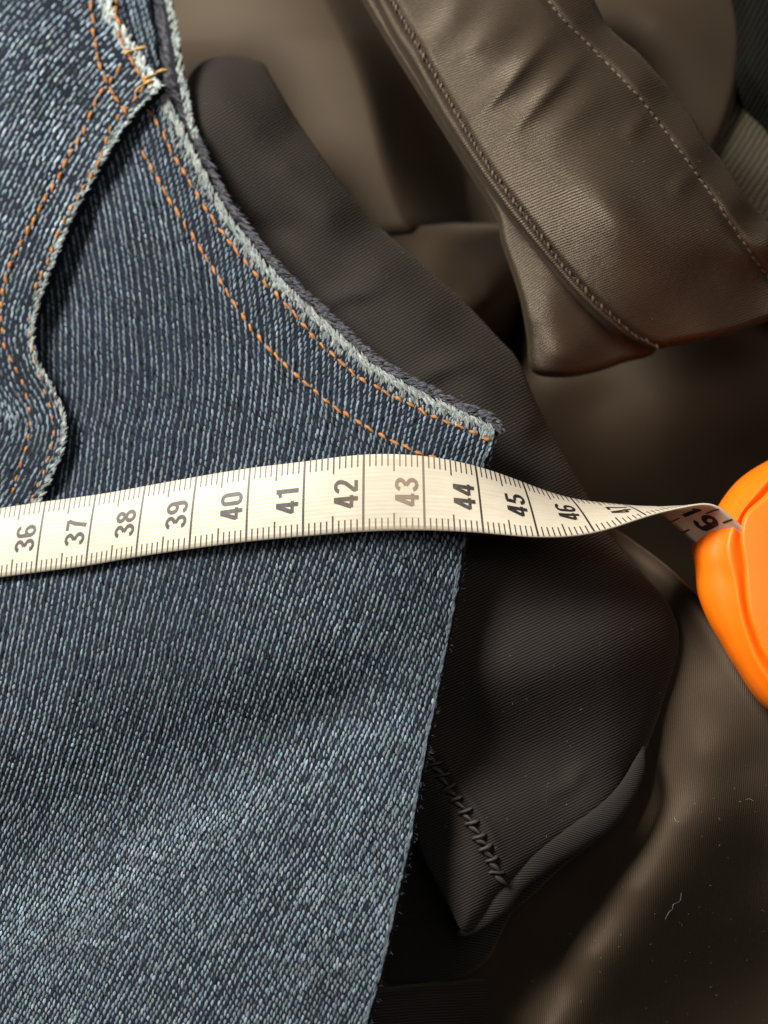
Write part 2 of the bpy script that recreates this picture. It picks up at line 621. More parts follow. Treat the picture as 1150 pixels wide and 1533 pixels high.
def uv_dir(deg, warp=0.0, seed=1):
    """u across ribs that run at deg (counter-clockwise from the photo's right), in cm."""
    a = math.radians(deg)

    def f(x, y):
        wx = warp * fnoise(x, y, 420.0, seed, 1)
        X = x / 84.0; Y = -y / 84.0
        return np.stack([-X * math.sin(a) + Y * math.cos(a) + wx, X * math.cos(a) + Y * math.sin(a)], -1)
    return f


# ================================================================== brown satin garment
satin = empty('satin_garment', (0, 0, 0), 'crumpled brown satin garment with a stitched waistband spread under everything', 'garment')

main_tps = tps([
    (-300, -300, -8), (600, -300, -9), (700, 150, -9), (720, 420, -7.5), (1450, -300, -4), (-300, 800, -5), (-300, 1800, -5), (300, 800, -5), (300, 1800, -5),
    (820, 560, -4.9), (900, 600, -4.9), (1000, 640, -4.6), (1150, 560, -4.0), (1150, 660, -4.7), (1000, 740, -5.9), (860, 480, -5.0), (1050, 440, -4.4), (1400, 600, -4.2), (930, 830, -6.8), (1040, 820, -6.8), (1150, 1000, -7), (900, 1200, -5), (1000, 1500, -5), (1400, 1500, -5), (1000, 1750, -5),
], 0.0004)
main_z = lambda x, y: main_tps(x, y) + 0.02 * fnoise(x, y, 160, 4, 2)
cloth('lower_panel', [(-250, -250), (1400, -250), (1400, 1800), (-250, 1800)], main_z, M['satin'], satin, h=8, r=0.2, uvf=uv_dir(88, 0.25, 5), closed_spline=False)

ff = tps([(860, 790, -1.6), (930, 805, -1.2), (985, 838, -0.6), (1040, 890, 0.2), (1080, 945, 0.55), (1115, 1000, 0.75), (1150, 1055, 0.85), (1230, 1180, 0.7), (1300, 1290, 0.3),
          (960, 880, -1.0), (1010, 960, -0.35), (1050, 1030, 0.2), (1050, 1130, 0.2), (1010, 1230, 0.0), (950, 1330, -0.2), (890, 1430, -0.45), (820, 1533, -0.7), (770, 1640, -1.0),
          (978, 1080, -0.7), (945, 1190, -1.3), (850, 1340, -1.8), (760, 1450, -2.5), (690, 1560, -3.2), (600, 1450, -3.8), (640, 1650, -3.6),
          (1120, 1150, 0.2), (1090, 1240, -0.2), (1030, 1340, -0.6), (970, 1430, -0.9), (900, 1533, -1.2), (1150, 1290, -1.0), (1110, 1380, -1.6), (1050, 1470, -2.0), (1150, 1450, -2.6), (1130, 1560, -2.8), (1000, 1600, -2.4), (1400, 1500, -2.6), (1000, 1750, -2.8), (850, 950, -1.8), (800, 1150, -2.8), (700, 1300, -3.4)], 0.002)
fold_z = lambda x, y: ff(x, y) + 0.02 * fnoise(x, y, 160, 4, 2)
cloth('front_fold', [(780, 760), (860, 770), (920, 792), (960, 818), (1002, 850), (1040, 888), (1080, 944), (1114, 998), (1150, 1055), (1210, 1150), (1330, 1330), (1400, 1500), (1400, 1750), (1000, 1800), (560, 1780), (520, 1400), (640, 1000)],
      fold_z, M['satin'], satin, h=5, r=0.35, drop=1.2, uvf=uv_dir(88, 0.25, 5), n=220)

def bf(x, y):
    """One broad fold: a soft crest running down to the right, then a steep drop into the gap."""
    u = np.asarray(x, float) - (512 + 0.37 * np.asarray(y, float) + 8 * np.sin(np.asarray(y, float) / 60.0))
    t = np.clip((u + 25) / 120.0, 0, 1)
    return -3.4 - np.where(u < 0, 1.1 * (u / 260.0) ** 2, 0) - 5.2 * t * t * (3 - 2 * t) - 0.4 * np.clip((60 - np.asarray(y, float)) / 200, 0, 2)


cloth('upper_fold', [(120, -200), (700, -200), (790, 100), (800, 340), (740, 352), (690, 346), (640, 350), (590, 358), (480, 380), (300, 300), (150, 100)],
      bf, M['satin'], satin, h=6, r=0.35, drop=0.5, uvf=uv_dir(80, 0.2, 9))
lf = tps([(560, 340, -3.7), (620, 350, -3.55), (680, 345, -3.7), (760, 350, -6.2), (640, 430, -3.2), (680, 440, -3.3), (735, 455, -3.8), (795, 480, -7.4), (735, 545, -5.4), (600, 520, -3.4), (700, 600, -4.6), (800, 400, -7.0)], 0.001)
cloth('lower_fold', [(520, 330), (620, 338), (690, 334), (770, 345), (815, 420), (810, 540), (740, 620), (600, 620), (500, 450)], lf, M['satin'], satin, h=6, r=0.3, drop=0.6, uvf=uv_dir(80, 0.2, 3))

rp = tps([(860, -100, -1.6), (900, 0, -1.4), (985, 30, -1.1), (960, 120, -1.7), (1050, 60, -1.3), (1100, 100, -1.6), (1115, 0, -1.8), (1040, 200, -1.9), (1080, 220, -2.0), (1000, 220, -2.2), (1110, -120, -2)], 0.0005)
cloth('rear_panel', [(840, -160), (1110, -160), (1113, 0), (1112, 70), (1106, 120), (1090, 180), (1070, 225), (1040, 290), (960, 240), (860, 60)], rp, M['satin'], satin, h=5, r=0.15, drop=0.3, uvf=uv_dir(60, 0.2, 8))

# the waistband's back layer, seen below the rolled hem
bk = tps([(545, 0, -0.75), (640, 150, -0.75), (740, 310, -0.9), (765, 400, -1.1), (790, 500, -1.5), (800, 550, -1.75), (870, 560, -1.95), (960, 525, -2.1), (860, 470, -1.3), (820, 420, -1.0), (800, 480, -1.3), (840, 530, -1.5), (900, 300, -0.8)], 0.0005)
cloth('band_back', [(480, -120), (545, 0), (590, 75), (640, 155), (700, 250), (742, 318), (752, 360), (766, 400), (780, 445), (790, 500), (797, 552), (840, 562), (890, 555), (935, 540), (985, 520), (960, 450), (880, 360), (760, 180), (650, -20), (600, -140)],
      lambda x, y: 0.9 + bk(x, y) + 0.03 * fnoise(x, y, 140, 6, 2), M['band'], satin, h=4, r=0.10, drop=0.15, uvf=uv_dir(35, 0.1, 2))

bt = tps([(480, -150, -0.4), (560, 0, -0.35), (650, 150, -0.35), (745, 300, -0.4), (850, 415, -0.7), (920, 475, -1.05), (985, 520, -1.6),
          (700, 60, 0.05), (780, 130, 0.2), (850, 260, 0.15), (960, 420, -0.6), (1060, 500, -1.55), (1150, 470, -1.65), (1060, 400, -0.8), (1150, 410, -1.15),
          (860, 30, 0.15), (960, 120, 0.1), (1040, 220, -0.05), (1100, 300, -0.25), (1150, 350, -0.5), (900, 40, -0.15), (1000, 150, -0.2), (1075, 240, -0.4), (1145, 325, -0.75),
          (830, -60, 0.2), (700, -100, 0.0), (1300, 560, -1.8), (1300, 480, -1.2)], 0.0006)
band_ridges = [ridge([(660, 110), (730, 55), (790, -10)], 28, 0.12, 0.5), ridge([(680, 200), (760, 125), (850, 20)], 20, 0.15, 0.5), ridge([(725, 230), (810, 145), (900, 50)], 21, 0.13, 0.5),
               ridge([(790, 225), (870, 160), (930, 105)], 24, 0.09, 0.5), ridge([(850, 235), (925, 335), (985, 415)], 32, 0.12, 0.5), ridge([(600, 120), (660, 50), (720, -30)], 24, 0.10, 0.4), ridge([(690, 195), (755, 132), (835, 40)], 8, 0.05, 0.5), ridge([(740, 222), (815, 145), (890, 62)], 9, 0.05, 0.5), ridge([(670, 105), (735, 55)], 9, 0.04, 0.5),
               ridge([(930, 215), (985, 150)], 14, 0.06, 0.4), ridge([(1000, 300), (1050, 240)], 14, 0.05, 0.4)]
BAND_STITCH = [(800, -30), (830, 15), (865, 52), (905, 92), (960, 152), (1005, 210), (1050, 272), (1100, 345), (1150, 415), (1200, 480)]
groove = ridge(BAND_STITCH, 6, -0.06)
HEM_STITCH = [(560, -40), (596, 15), (618, 55), (655, 120), (695, 190), (735, 255), (790, 328), (845, 400), (900, 458), (945, 498), (985, 520)]
hemg = ridge(HEM_STITCH, 6, -0.06)
band_z = lambda x, y: 1.0 + bt(x, y) + sum(f(x, y) for f in band_ridges) + groove(x, y) + hemg(x, y) + 0.005 * fnoise(x, y, 110, 14, 2)
band = cloth('waistband', [(500, -120), (562, 0), (585, 45), (625, 110), (665, 180), (712, 250), (760, 318), (815, 385), (870, 448), (925, 497), (972, 519), (1010, 514), (1060, 505), (1110, 493), (1150, 478), (1300, 430),
                           (1300, 420), (1210, 395), (1150, 332), (1118, 295), (1090, 252), (1060, 215), (1034, 172), (1000, 128), (975, 100), (955, 78), (930, 58), (908, 36), (890, 0), (860, -60), (820, -150), (600, -180)],
             band_z, M['band'], satin, h=3, r=0.13, drop=0.18, uvf=uv_dir(22, 0.15, 2), n=420)
place_stitches(BAND_STITCH, band_z, ST_BROWN, band, 12.5, 11, 3.2, lift=0.012, jit=0.1)
for o in place_stitches(HEM_STITCH, band_z, ST_BROWN, band, 8.5, 12, 3.6, lift=0.02, angle=22, alt=14, jit=0.1):
    pass

# ================================================================== black and olive cloths, far corner
dz = tps([(1105, -100, -0.9), (1125, 0, -0.7), (1125, 120, -1.0), (1200, 0, -0.3), (1200, 200, -1.0), (1150, 165, -1.2)], 0.0005)
dk = cloth('black_garment', [(1085, -200), (1112, 0), (1113, 60), (1112, 100), (1130, 135), (1152, 168), (1200, 230), (1300, 260), (1330, 0), (1250, -200)], dz, M['black'], None, h=6, r=0.2, drop=0.8, uvf=uv_dir(60, 0.1, 2))
tag(dk, 'plain black cloth at the far corner beyond the satin panel', 'garment')
oz = tps([(1050, 200, -2.3), (1110, 180, -2.1), (1150, 260, -2.0), (1100, 300, -2.6), (1250, 300, -1.9), (1150, 420, -2.6), (1120, 90, -2.3)], 0.0005)
ol = cloth('olive_garment', [(1040, 60), (1150, 60), (1300, 150), (1300, 450), (1150, 450), (1050, 330)], oz, M['olive'], None, h=6, r=0.2, drop=0.5, uvf=uv_dir(62, 0.3, 12))
tag(ol, 'dull olive woven cloth between the black cloth and the satin waistband', 'garment')

# ================================================================== charcoal ribbed garment
char = empty('ribbed_garment', (0, 0, 0), 'charcoal ribbed stretch garment with zigzag seam lying under the jeans', 'garment')
ck = tps([
    (240, 120, -0.7), (285, 120, -0.65), (345, 88, -0.75), (395, 100, -0.8), (325, 135, 0.05), (385, 190, 0.15), (330, 260, -0.3), (300, 250, -0.4),
    (440, 200, -0.4), (430, 250, 0.2), (495, 320, 0.25), (560, 340, -0.4), (470, 370, 0.0), (420, 380, -0.3), (400, 340, -0.4),
    (570, 400, 0.3), (640, 410, -0.2), (640, 470, 0.5), (500, 440, -0.1), (480, 470, -0.05), (700, 470, -0.2), (690, 540, 0.65), (600, 540, 0.45), (660, 590, 0.6), (560, 500, 0.3),
    (765, 535, -0.1), (730, 560, 0.7), (750, 640, 0.75), (790, 640, 0.65), (820, 640, 0.0), (770, 720, 0.8), (830, 730, 0.7), (870, 735, 0.1), (750, 690, 0.65),
    (740, 820, 0.8), (820, 830, 0.8), (890, 830, 0.6), (925, 825, 0.05), (700, 900, 0.8), (800, 930, 0.95), (900, 930, 0.95), (970, 935, 0.65), (1012, 960, 0.1),
    (680, 1000, 0.85), (780, 1030, 0.85), (880, 1050, 0.65), (960, 1040, 0.2), (990, 1060, -0.25),
    (650, 1085, 0.45), (720, 1100, 0.1), (790, 1130, 0.05), (850, 1165, 0.1), (920, 1130, 0.25), (950, 1160, -0.1),
    (670, 1160, 0.45), (720, 1180, 0.55), (790, 1210, 0.6), (840, 1240, 0.5), (760, 1270, 0.75), (710, 1260, 0.75), (655, 1210, 0.5), (675, 1290, 0.6), (725, 1330, 0.75), (695, 1385, 0.6),
    (620, 1220, -0.3), (645, 1290, 0.0), (900, 1220, 0.3), (830, 1290, 0.45), (760, 1350, 0.5),
    (500, 900, 0.2), (550, 1100, 0.2), (300, 500, -0.3), (400, 700, -0.2), (560, 1240, -0.6)], 0.0022)
char_ridges = [ridge([(450, 465), (520, 440), (590, 430)], 16, 0.16, 0.4), ridge([(600, 580), (680, 545), (740, 550)], 18, 0.14, 0.4), ridge([(320, 330), (400, 350), (480, 330)], 24, -0.10, 0.4), ridge([(760, 880), (850, 900), (930, 880)], 40, -0.12, 0.4), ridge([(700, 970), (800, 1000), (900, 980)], 40, 0.10, 0.4),
               ridge([(800, 1190), (850, 1175), (880, 1130)], 14, 0.08, 0.4),
               ridge([(640, 1120), (672, 1180), (706, 1232), (738, 1292), (750, 1318)], 9, -0.06, 0.1), ridge([(655, 1115), (690, 1178), (724, 1228), (756, 1290)], 9, 0.05, 0.2)]
char_z = lambda x, y: ck(x, y) + sum(f(x, y) for f in char_ridges) + 0.015 * fnoise(x, y, 120, 21, 2)


def char_uv(x, y):
    a = np.radians(22 + 26 * (1 - 1 / (1 + np.exp(-(y - 420) / 120.0))))
    X = x / 84.0; Y = -y / 84.0
    th = math.radians(28)
    bend = 0.35 * np.sin((y - 200) / 330.0) + 0.10 * np.sin((x + 0.4 * y) / 170.0)
    # below the zigzag seam the ribs sweep round with the cloth
    return np.stack([-X * math.sin(th) + Y * math.cos(th) + bend, X * math.cos(th) + Y * math.sin(th)], -1)


char_out = [(200, 150), (270, 128), (288, 106), (308, 90), (340, 83), (375, 85), (394, 94), (408, 118), (440, 172), (478, 228), (520, 286), (565, 336), (612, 378), (660, 420), (705, 462), (748, 508), (775, 538), (798, 590),
            (822, 640), (850, 690), (878, 738), (905, 785), (938, 832), (975, 872), (1003, 908), (1017, 955), (1010, 1000), (992, 1055), (972, 1110), (955, 1150), (930, 1195), (885, 1235), (830, 1275), (785, 1312), (752, 1345), (722, 1378), (694, 1394),
            (676, 1365), (655, 1325), (632, 1280), (615, 1245), (560, 1230), (450, 1000), (350, 600), (220, 300)]
char_panel = cloth('leg_panel', char_out, char_z, M['knit'], char, h=3.5, r=0.32, drop=0.35, uvf=char_uv, n=420)
ZIG = [(640, 1120), (655, 1150), (672, 1180), (690, 1205), (706, 1232), (722, 1262), (738, 1292), (750, 1318)]
place_stitches(ZIG, char_z, ST_DARK, char_panel, 10.5, 26, 6.6, lift=0.03, angle=-52, alt=28, jit=0.06)

# the rolled hem: a cord-like strip sweeping round the bottom of the panel
hz = lambda x, y: np.asarray(x) * 0
hem_path = spline([(964, 1118, -0.15), (952, 1158, 0.12), (930, 1196, 0.25), (900, 1228, 0.3), (862, 1254, 0.38), (822, 1278, 0.42), (790, 1304, 0.45), (762, 1334, 0.45), (735, 1364, 0.4), (706, 1390, 0.25), (688, 1400, -0.3)], 80)
hem_w = np.interp(np.linspace(0, 1, 80), [0, 0.08, 0.3, 0.6, 0.72, 0.8, 1], [2, 11, 19, 20, 14, 18, 6]) / 84.0


def tube(name, path_px, rad, mat, parent, sides=20, flat=0.75, twist=0.0):
    P = at(path_px[:, 0], path_px[:, 1], path_px[:, 2])
    n = len(P)
    T = np.gradient(P, axis=0); T /= np.linalg.norm(T, axis=1, keepdims=True)
    up = np.array([0, 0, 1.0])
    B = np.cross(T, up); B /= np.linalg.norm(B, axis=1, keepdims=True)
    U = np.cross(B, T)
    V = []; uv = []
    L = np.concatenate([[0], np.cumsum(np.linalg.norm(np.diff(P, axis=0), axis=1))])
    for i in range(n):
        for k in range(sides + 1):
            a = 2 * math.pi * k / sides
            V.append(P[i] + B[i] * math.cos(a) * rad[i] + U[i] * math.sin(a) * rad[i] * flat)
            uv.append((L[i] + twist * a * rad[i], a * rad[i]))
    F = []
    m = sides + 1
    for i in range(n - 1):
        for k in range(sides):
            F.append([i * m + k, i * m + k + 1, (i + 1) * m + k + 1, (i + 1) * m + k])
    me = mesh_from(name, np.array(V), np.array(F), np.array(uv))
    return link(name, me, mat, parent)


tube('rolled_hem', hem_path, hem_w, M['knit'], char, twist=0.9)
# under-flap below the hem and the dim lower leg
uf = tps([(940, 1190, -0.9), (860, 1260, -0.75), (800, 1310, -0.8), (760, 1350, -1.1), (830, 1290, -0.8), (900, 1250, -1.0), (700, 1415, -0.9), (720, 1440, -1.3), (760, 1385, -0.7), (680, 1470, -2.4), (640, 1440, -2.6), (600, 1300, -2.4), (700, 1250, -0.9)], 0.0005)
cloth('hem_flap', [(955, 1160), (935, 1210), (895, 1255), (840, 1300), (800, 1338), (768, 1366), (752, 1395), (735, 1430), (712, 1452), (680, 1465), (600, 1478), (520, 1480), (520, 1300), (640, 1200), (850, 1150)], uf, M['knit'], char, h=5, r=0.2, drop=0.3, uvf=uv_dir(-8, 0.2, 5))
ll = tps([(540, 1490, -2.2), (600, 1478, -2.2), (680, 1470, -2.4), (740, 1500, -2.7), (640, 1533, -2.0), (560, 1600, -2.0), (720, 1600, -2.6), (760, 1560, -3.0)], 0.0005)
cloth('lower_leg', [(480, 1488), (560, 1484), (620, 1477), (680, 1472), (735, 1470), (752, 1500), (742, 1560), (725, 1650), (600, 1680), (470, 1650)], ll, M['knit'], char, h=5, r=0.2, drop=0.3, uvf=uv_dir(8, 0.2, 5))

# ================================================================== blue jeans
jeans = empty('blue_jeans', (0, 0, 0), 'faded blue denim jeans with orange double topstitching along a curved edge', 'jeans')
EDGE = [(215, -120), (228, 0), (236, 60), (246, 128), (270, 180), (296, 232), (332, 302), (386, 376), (440, 436), (500, 491), (560, 545), (620, 580), (680, 610), (728, 631), (741, 644), (741, 660), (731, 688),
        (722, 720), (706, 790), (697, 830), (680, 930), (656, 1050), (636, 1150), (620, 1250), (600, 1340), (576, 1450), (553, 1533), (530, 1640), (515, 1720)]
EDGE_S = spline(EDGE, 420)
dn = tps([
    (-120, -120, -1.2), (0, 0, -0.7), (150, 0, -0.3), (240, 0, -0.25), (215, -100, -0.5), (0, 300, -0.5), (150, 200, -0.05), (250, 180, 0.25), (330, 310, 0.6), (-120, 300, -0.9),
    (400, 400, 0.95), (470, 470, 1.15), (550, 545, 1.4), (640, 600, 1.65), (735, 645, 1.85), (500, 600, 1.45), (400, 550, 1.15), (300, 450, 0.75), (200, 320, 0.3), (300, 600, 0.95), (180, 480, 0.25), (110, 450, -0.15), (110, 650, -0.05), (0, 620, -0.4),
    (200, 640, 0.5), (-100, 800, -0.45), (0, 800, -0.05), (60, 800, 0.15), (210, 780, 0.75), (370, 750, 1.4), (540, 735, 1.9), (640, 740, 1.95), (715, 740, 1.85), (690, 850, 1.7), (660, 1000, 1.55), (600, 900, 1.75),
    (450, 880, 1.5), (300, 900, 1.15), (150, 900, 0.75), (0, 930, 0.45), (-120, 950, 0.2), (450, 1000, 1.3), (300, 1030, 1.0), (150, 1080, 0.72), (0, 1120, 0.55), (-120, 1150, 0.35),
    (590, 1040, 1.35), (520, 1060, 1.0), (440, 1100, 0.78), (320, 1155, 0.52), (180, 1235, 0.22), (60, 1310, 0.02), (0, 1345, -0.06), (-100, 1400, -0.3),
    (540, 1120, 1.2), (480, 1165, 1.0), (370, 1235, 0.86), (230, 1325, 0.6), (90, 1405, 0.38), (0, 1450, 0.28), (-100, 1510, 0.2),
    (610, 1180, 1.4), (560, 1230, 1.3), (480, 1290, 1.15), (350, 1370, 0.98), (200, 1450, 0.75), (60, 1520, 0.55), (580, 1350, 1.4), (540, 1533, 1.35), (400, 1480, 1.15), (250, 1560, 0.95), (-100, 1650, 0.5), (300, 1700, 1.1), (520, 1700, 1.3)], 0.0002)
OUTER = [(216, 160), (240, 190), (257, 226), (284, 272), (312, 318), (356, 378), (400, 427), (440, 470), (482, 517), (540, 566), (600, 600), (650, 625), (700, 645), (736, 661)]
INNER = [(213, 225), (236, 268), (275, 332), (310, 387), (341, 437), (376, 491), (420, 541), (460, 576), (510, 616), (560, 646), (610, 671), (660, 690)]
og, ig = ridge(OUTER, 7, -0.048), ridge(INNER, 7, -0.048)
edge_lip = ridge(EDGE[3:15], 12, 0.035)
mid_band = ridge([(235, 215), (300, 330), (390, 450), (480, 550), (590, 625), (690, 665)], 16, 0.03)
seam_valley = ridge([(250, 175), (215, 200), (160, 280), (122, 350), (96, 415), (76, 470), (72, 508), (84, 548), (108, 590), (122, 632), (118, 670), (100, 715)], 30, -0.12, 0.2)
den_smooth = lambda x, y: dn(x, y) + seam_valley(x, y) + og(x, y) + ig(x, y) + edge_lip(x, y) + mid_band(x, y) + 0.012 * fnoise(x, y, 90, 31, 2)
# a coarse table of the denim height makes the thousands of yarn look-ups cheap
gx = np.arange(-170, 800, 4.0); gy = np.arange(-170, 1760, 4.0)
GX, GY = np.meshgrid(gx, gy)
TAB = den_smooth(GX, GY)


def table(tab, x, y):
    x = np.asarray(x, float); y = np.asarray(y, float)
    fx = np.clip((x - gx[0]) / 4.0, 0, len(gx) - 1.001); fy = np.clip((y - gy[0]) / 4.0, 0, len(gy) - 1.001)
    i = fx.astype(int); j = fy.astype(int); a = fx - i; b = fy - j
    return (tab[j, i] * (1 - a) + tab[j, i + 1] * a) * (1 - b) + (tab[j + 1, i] * (1 - a) + tab[j + 1, i + 1] * a) * b


den_z = lambda x, y: table(TAB, x, y)
den_out = np.vstack([EDGE_S, [(-150, 1720), (-150, -120)]])
front = cloth('front_panel', den_out, den_z, M['denim'], jeans, h=3.5, r=0.14, drop=0.25, closed_spline=False)

# dark facing that shows just outside the folded edge
fac = [(200, -130), (252, -60), (258, 0), (266, 40), (272, 90), (280, 128), (288, 174), (307, 225), (344, 297), (397, 370), (451, 430), (509, 485), (568, 538), (626, 573), (685, 604), (728, 624), (740, 636), (735, 650), (600, 600), (440, 480), (320, 350), (230, 200), (190, 0)]
fac_z = lambda x, y: den_z(x, y) - 0.16
facing = cloth('pocket_facing', fac, fac_z, M['denim_inside'], jeans, h=3, r=0.08, drop=0.12, n=360)

# the overlapping side panel with its own rolled seam edge
SEAM = [(246, 130), (232, 142), (208, 168), (180, 206), (142, 268), (106, 340), (78, 408), (57, 468), (53, 508), (64, 548), (88, 590), (101, 630), (98, 668), (82, 712), (55, 765), (20, 820), (-20, 880), (-80, 960)]
SEAM_S = spline(SEAM, 240)
TOPR = [(150, -140), (168, 0), (190, 45), (214, 84), (236, 116), (246, 130)]
TOPR_S = spline(TOPR, 80)
pan_out = np.vstack([TOPR_S, SEAM_S[1:], [(-150, 960), (-150, -140)]])
sg = [ridge([(186, 98), (150, 145), (125, 200), (92, 258), (57, 320), (30, 372), (12, 415), (2, 465), (8, 520), (34, 572), (44, 615), (45, 650), (33, 695), (18, 740)], 7, -0.05),
      ridge([(210, 148), (168, 190), (146, 250), (116, 300), (90, 345), (74, 390), (55, 430), (48, 465), (48, 520), (66, 580), (80, 630), (80, 665), (62, 718), (40, 760)], 6, -0.05)]
SEAM_L = ridge(SEAM, 17, 0.11)
TOPR_L = ridge(TOPR, 12, 0.06)
seam_wave = [ridge([(a, b), (c, d)], 13, 0.05, 0.4) for a, b, c, d in ((100, 60, 180, 120), (20, 250, 100, 270), (-10, 360, 60, 380))]


def pan_full(x, y):
    P = np.stack([np.asarray(x, float).ravel(), np.asarray(y, float).ravel()], -1)
    D, Q, T, _ = seg_dist(P, SEAM_S[::4])
    D = D.reshape(np.shape(x)); T = T.reshape(np.shape(x))
    e = np.clip(T / 60.0, 0.35, 1)
    return TABD(x, y) + 0.16 - 0.20 * np.clip((np.asarray(y) - 690) / 80, 0, 1) + 0.13 * e * np.exp(-(D / 60.0) ** 2) + 0.02 * np.sin(T / 17.0) * np.exp(-(D / 50.0) ** 2) \
        + sum(f(x, y) for f in sg) + SEAM_L(x, y) + TOPR_L(x, y) + sum(f(x, y) for f in seam_wave) \
        + pb(x, y)


pb = lambda x, y: 0.35 * np.exp(-(((x - 30) / 55) ** 2 + ((y - 300) / 170) ** 2)) - 0.04 * np.exp(-(((x - 10) / 60) ** 2 + ((y - 560) / 90) ** 2)) + 0.3 * np.exp(-(((x - 40) / 60) ** 2 + ((y - 100) / 90) ** 2))
TABD = lambda x, y: table(TAB, x, y)
m_small = (gx < 300); PT = np.zeros_like(TAB); rows = gy < 1000
PT[np.ix_(rows, m_small)] = pan_full(GX[np.ix_(rows, m_small)], GY[np.ix_(rows, m_small)])
pan_z = lambda x, y: table(PT, x, y)
side = cloth('side_panel', pan_out, pan_z, M['denim'], jeans, h=3.0, r=0.10, drop=0.2, closed_spline=False)

# ---- yarns of the front panel
gslope = lambda y: np.interp(y, [-150, 100, 250, 420, 560, 660, 760, 900, 1050, 1200, 1300, 1533, 1750],
                             [0.30, 0.30, 0.22, 0.12, -0.02, -0.28, -0.45, -0.46, -0.46, -0.58, -0.62, -0.58, -0.55])
yy = np.arange(-160, 1760, 1.0)
G = np.concatenate([[0], np.cumsum(gslope(yy))])[:-1]
G -= np.interp(800, yy, G)


def edge_info(x, y, line):
    return seg_dist(np.stack([x, y], -1), line)


def tint_of(base, n, spread, wash_shade):
    k = np.clip(rng.normal(1.0, spread, n), 0.12, 1.9) * wash_shade
    c = base[None] * k[:, None]
    c[:, 0] *= rng.normal(1, 0.06, n); c[:, 2] *= rng.normal(1, 0.05, n)
    return np.clip(c, 0.004, 0.8)


PALE = np.array([0.170, 0.216, 0.252])
SP = 8.9
dzdy = np.gradient(TAB, 4.0, axis=0) * 84.0                      # slope of the cloth down the picture
for _ in range(10):
    dzdy = (np.roll(dzdy, 1, 0) + np.roll(dzdy, 1, 1) + dzdy + np.roll(dzdy, -1, 0) + np.roll(dzdy, -1, 1)) / 5
k_ = np.arange(-150, 230)
STEP = 8.6
lx = k_ * SP + np.interp(-150, yy, G); ly = -160 + (k_ * 0.53 * STEP) % STEP
cx, cy, tx, ty, fs = [], [], [], [], []
for step in range(600):                                          # walk every twill line down the cloth at once: a regular lattice
    if ly.min() > 1720:
        break
    q_ = np.interp(ly, [0, 650, 1000, 1200, 1750], [1.0, 1.0, 0.87, 0.82, 0.82])
    xs_ = 690 + (lx - 690) * q_                                   # the cloth draws in towards the leg: rows lie closer
    sl_ = table(dzdy, np.clip(xs_, -160, 760), ly)
    a_ = np.clip(np.sqrt(1 + (np.where(sl_ > 0, 1.0 + 1.8 * np.clip((ly - 1000) / 100, 0, 1), 0.8) * sl_) ** 2), 1, 1.9)
    s_ = gslope(ly)
    m_ = (xs_ > -150) & (xs_ < 760) & (ly < 1720)
    cx.append(xs_[m_]); cy.append(ly[m_]); tx.append(((0.60 * s_ + 0.16) * a_)[m_]); ty.append(np.ones(m_.sum())); fs.append(a_[m_])
    lx = lx + s_ * STEP; ly = ly + STEP * (0.45 + 0.55 * q_) / a_
cx, cy, tx, ty, fs = map(np.concatenate, (cx, cy, tx, ty, fs))
cx = cx + 2.0 * fnoise(cx, cy, 190, 61, 2); cy = cy + 2.4 * fnoise(cx, cy, 150, 62, 2)
P = np.stack([cx, cy], -1)
ok = inside(P, np.vstack([den_out, den_out[:1]]))
D, Q, T, _ = seg_dist(P, EDGE_S)
inpan = inside(P, np.vstack([pan_out, pan_out[:1]]))
dpan = seg_dist(P, np.vstack([TOPR_S, SEAM_S[1:]]))[0]
keep = ok & (D > np.where(cy > 690, 7.5, 3)) & ~(inpan & (dpan > 12))
cx, cy, tx, ty, D, fs = cx[keep], cy[keep], tx[keep], ty[keep], D[keep], fs[keep]
# in the stitched band the twill leans the other way
inb = (D < 88) & (cy < 690)
lean = np.clip((88 - D) / 30, 0, 1) * inb
cx = cx + lean * 0.0
tx = tx - lean * 0.50
n = len(cx)
wash_shade = 1.0 + 0.16 * fnoise(cx, cy, 330, 41, 2) + 0.26 * fnoise(cx, cy, 38, 42, 3)
wash_shade = wash_shade * np.interp(cy, [0, 250, 420, 640, 800, 1000, 1200, 1400, 1533], [1.1, 0.9, 0.68, 0.8, 0.85, 0.78, 0.95, 0.98, 0.98])  # mid-panel wash; shade above the crease is also put into the tint
wash_shade = np.where(inb, np.maximum(wash_shade, 0.9), wash_shade)
wash_shade = wash_shade + 0.34 * (ridge([(-120, 1430), (0, 1385), (200, 1290), (350, 1200), (470, 1140), (590, 1070)], 36, 1.0)(cx, cy)) * rng.uniform(0.5, 1.2, n)   # lit crease slope painted into the yarn tint, with some whisker fade
cx = cx + rng.normal(0, 0.45, n); cy = cy + rng.normal(0, 0.6, n); tx = tx + rng.normal(0, 0.06, n)
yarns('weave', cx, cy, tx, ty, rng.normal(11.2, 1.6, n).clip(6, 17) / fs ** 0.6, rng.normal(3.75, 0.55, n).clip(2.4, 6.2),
      tint_of(PALE, n, 0.25, wash_shade), den_z, M['yarn'], front)
# dark indigo yarns in the furrows
m2 = rng.random(n) < 0.75
yarns('indigo_weave', cx[m2] + SP * 0.5 + rng.normal(0, 0.8, m2.sum()), cy[m2] + 5, tx[m2], ty[m2], rng.normal(9, 2, m2.sum()), rng.normal(3.4, 0.6, m2.sum()),
      tint_of(np.array([0.018, 0.024, 0.038]), m2.sum(), 0.6, 1.0), den_z, M['yarn'], front, lift=-0.002)

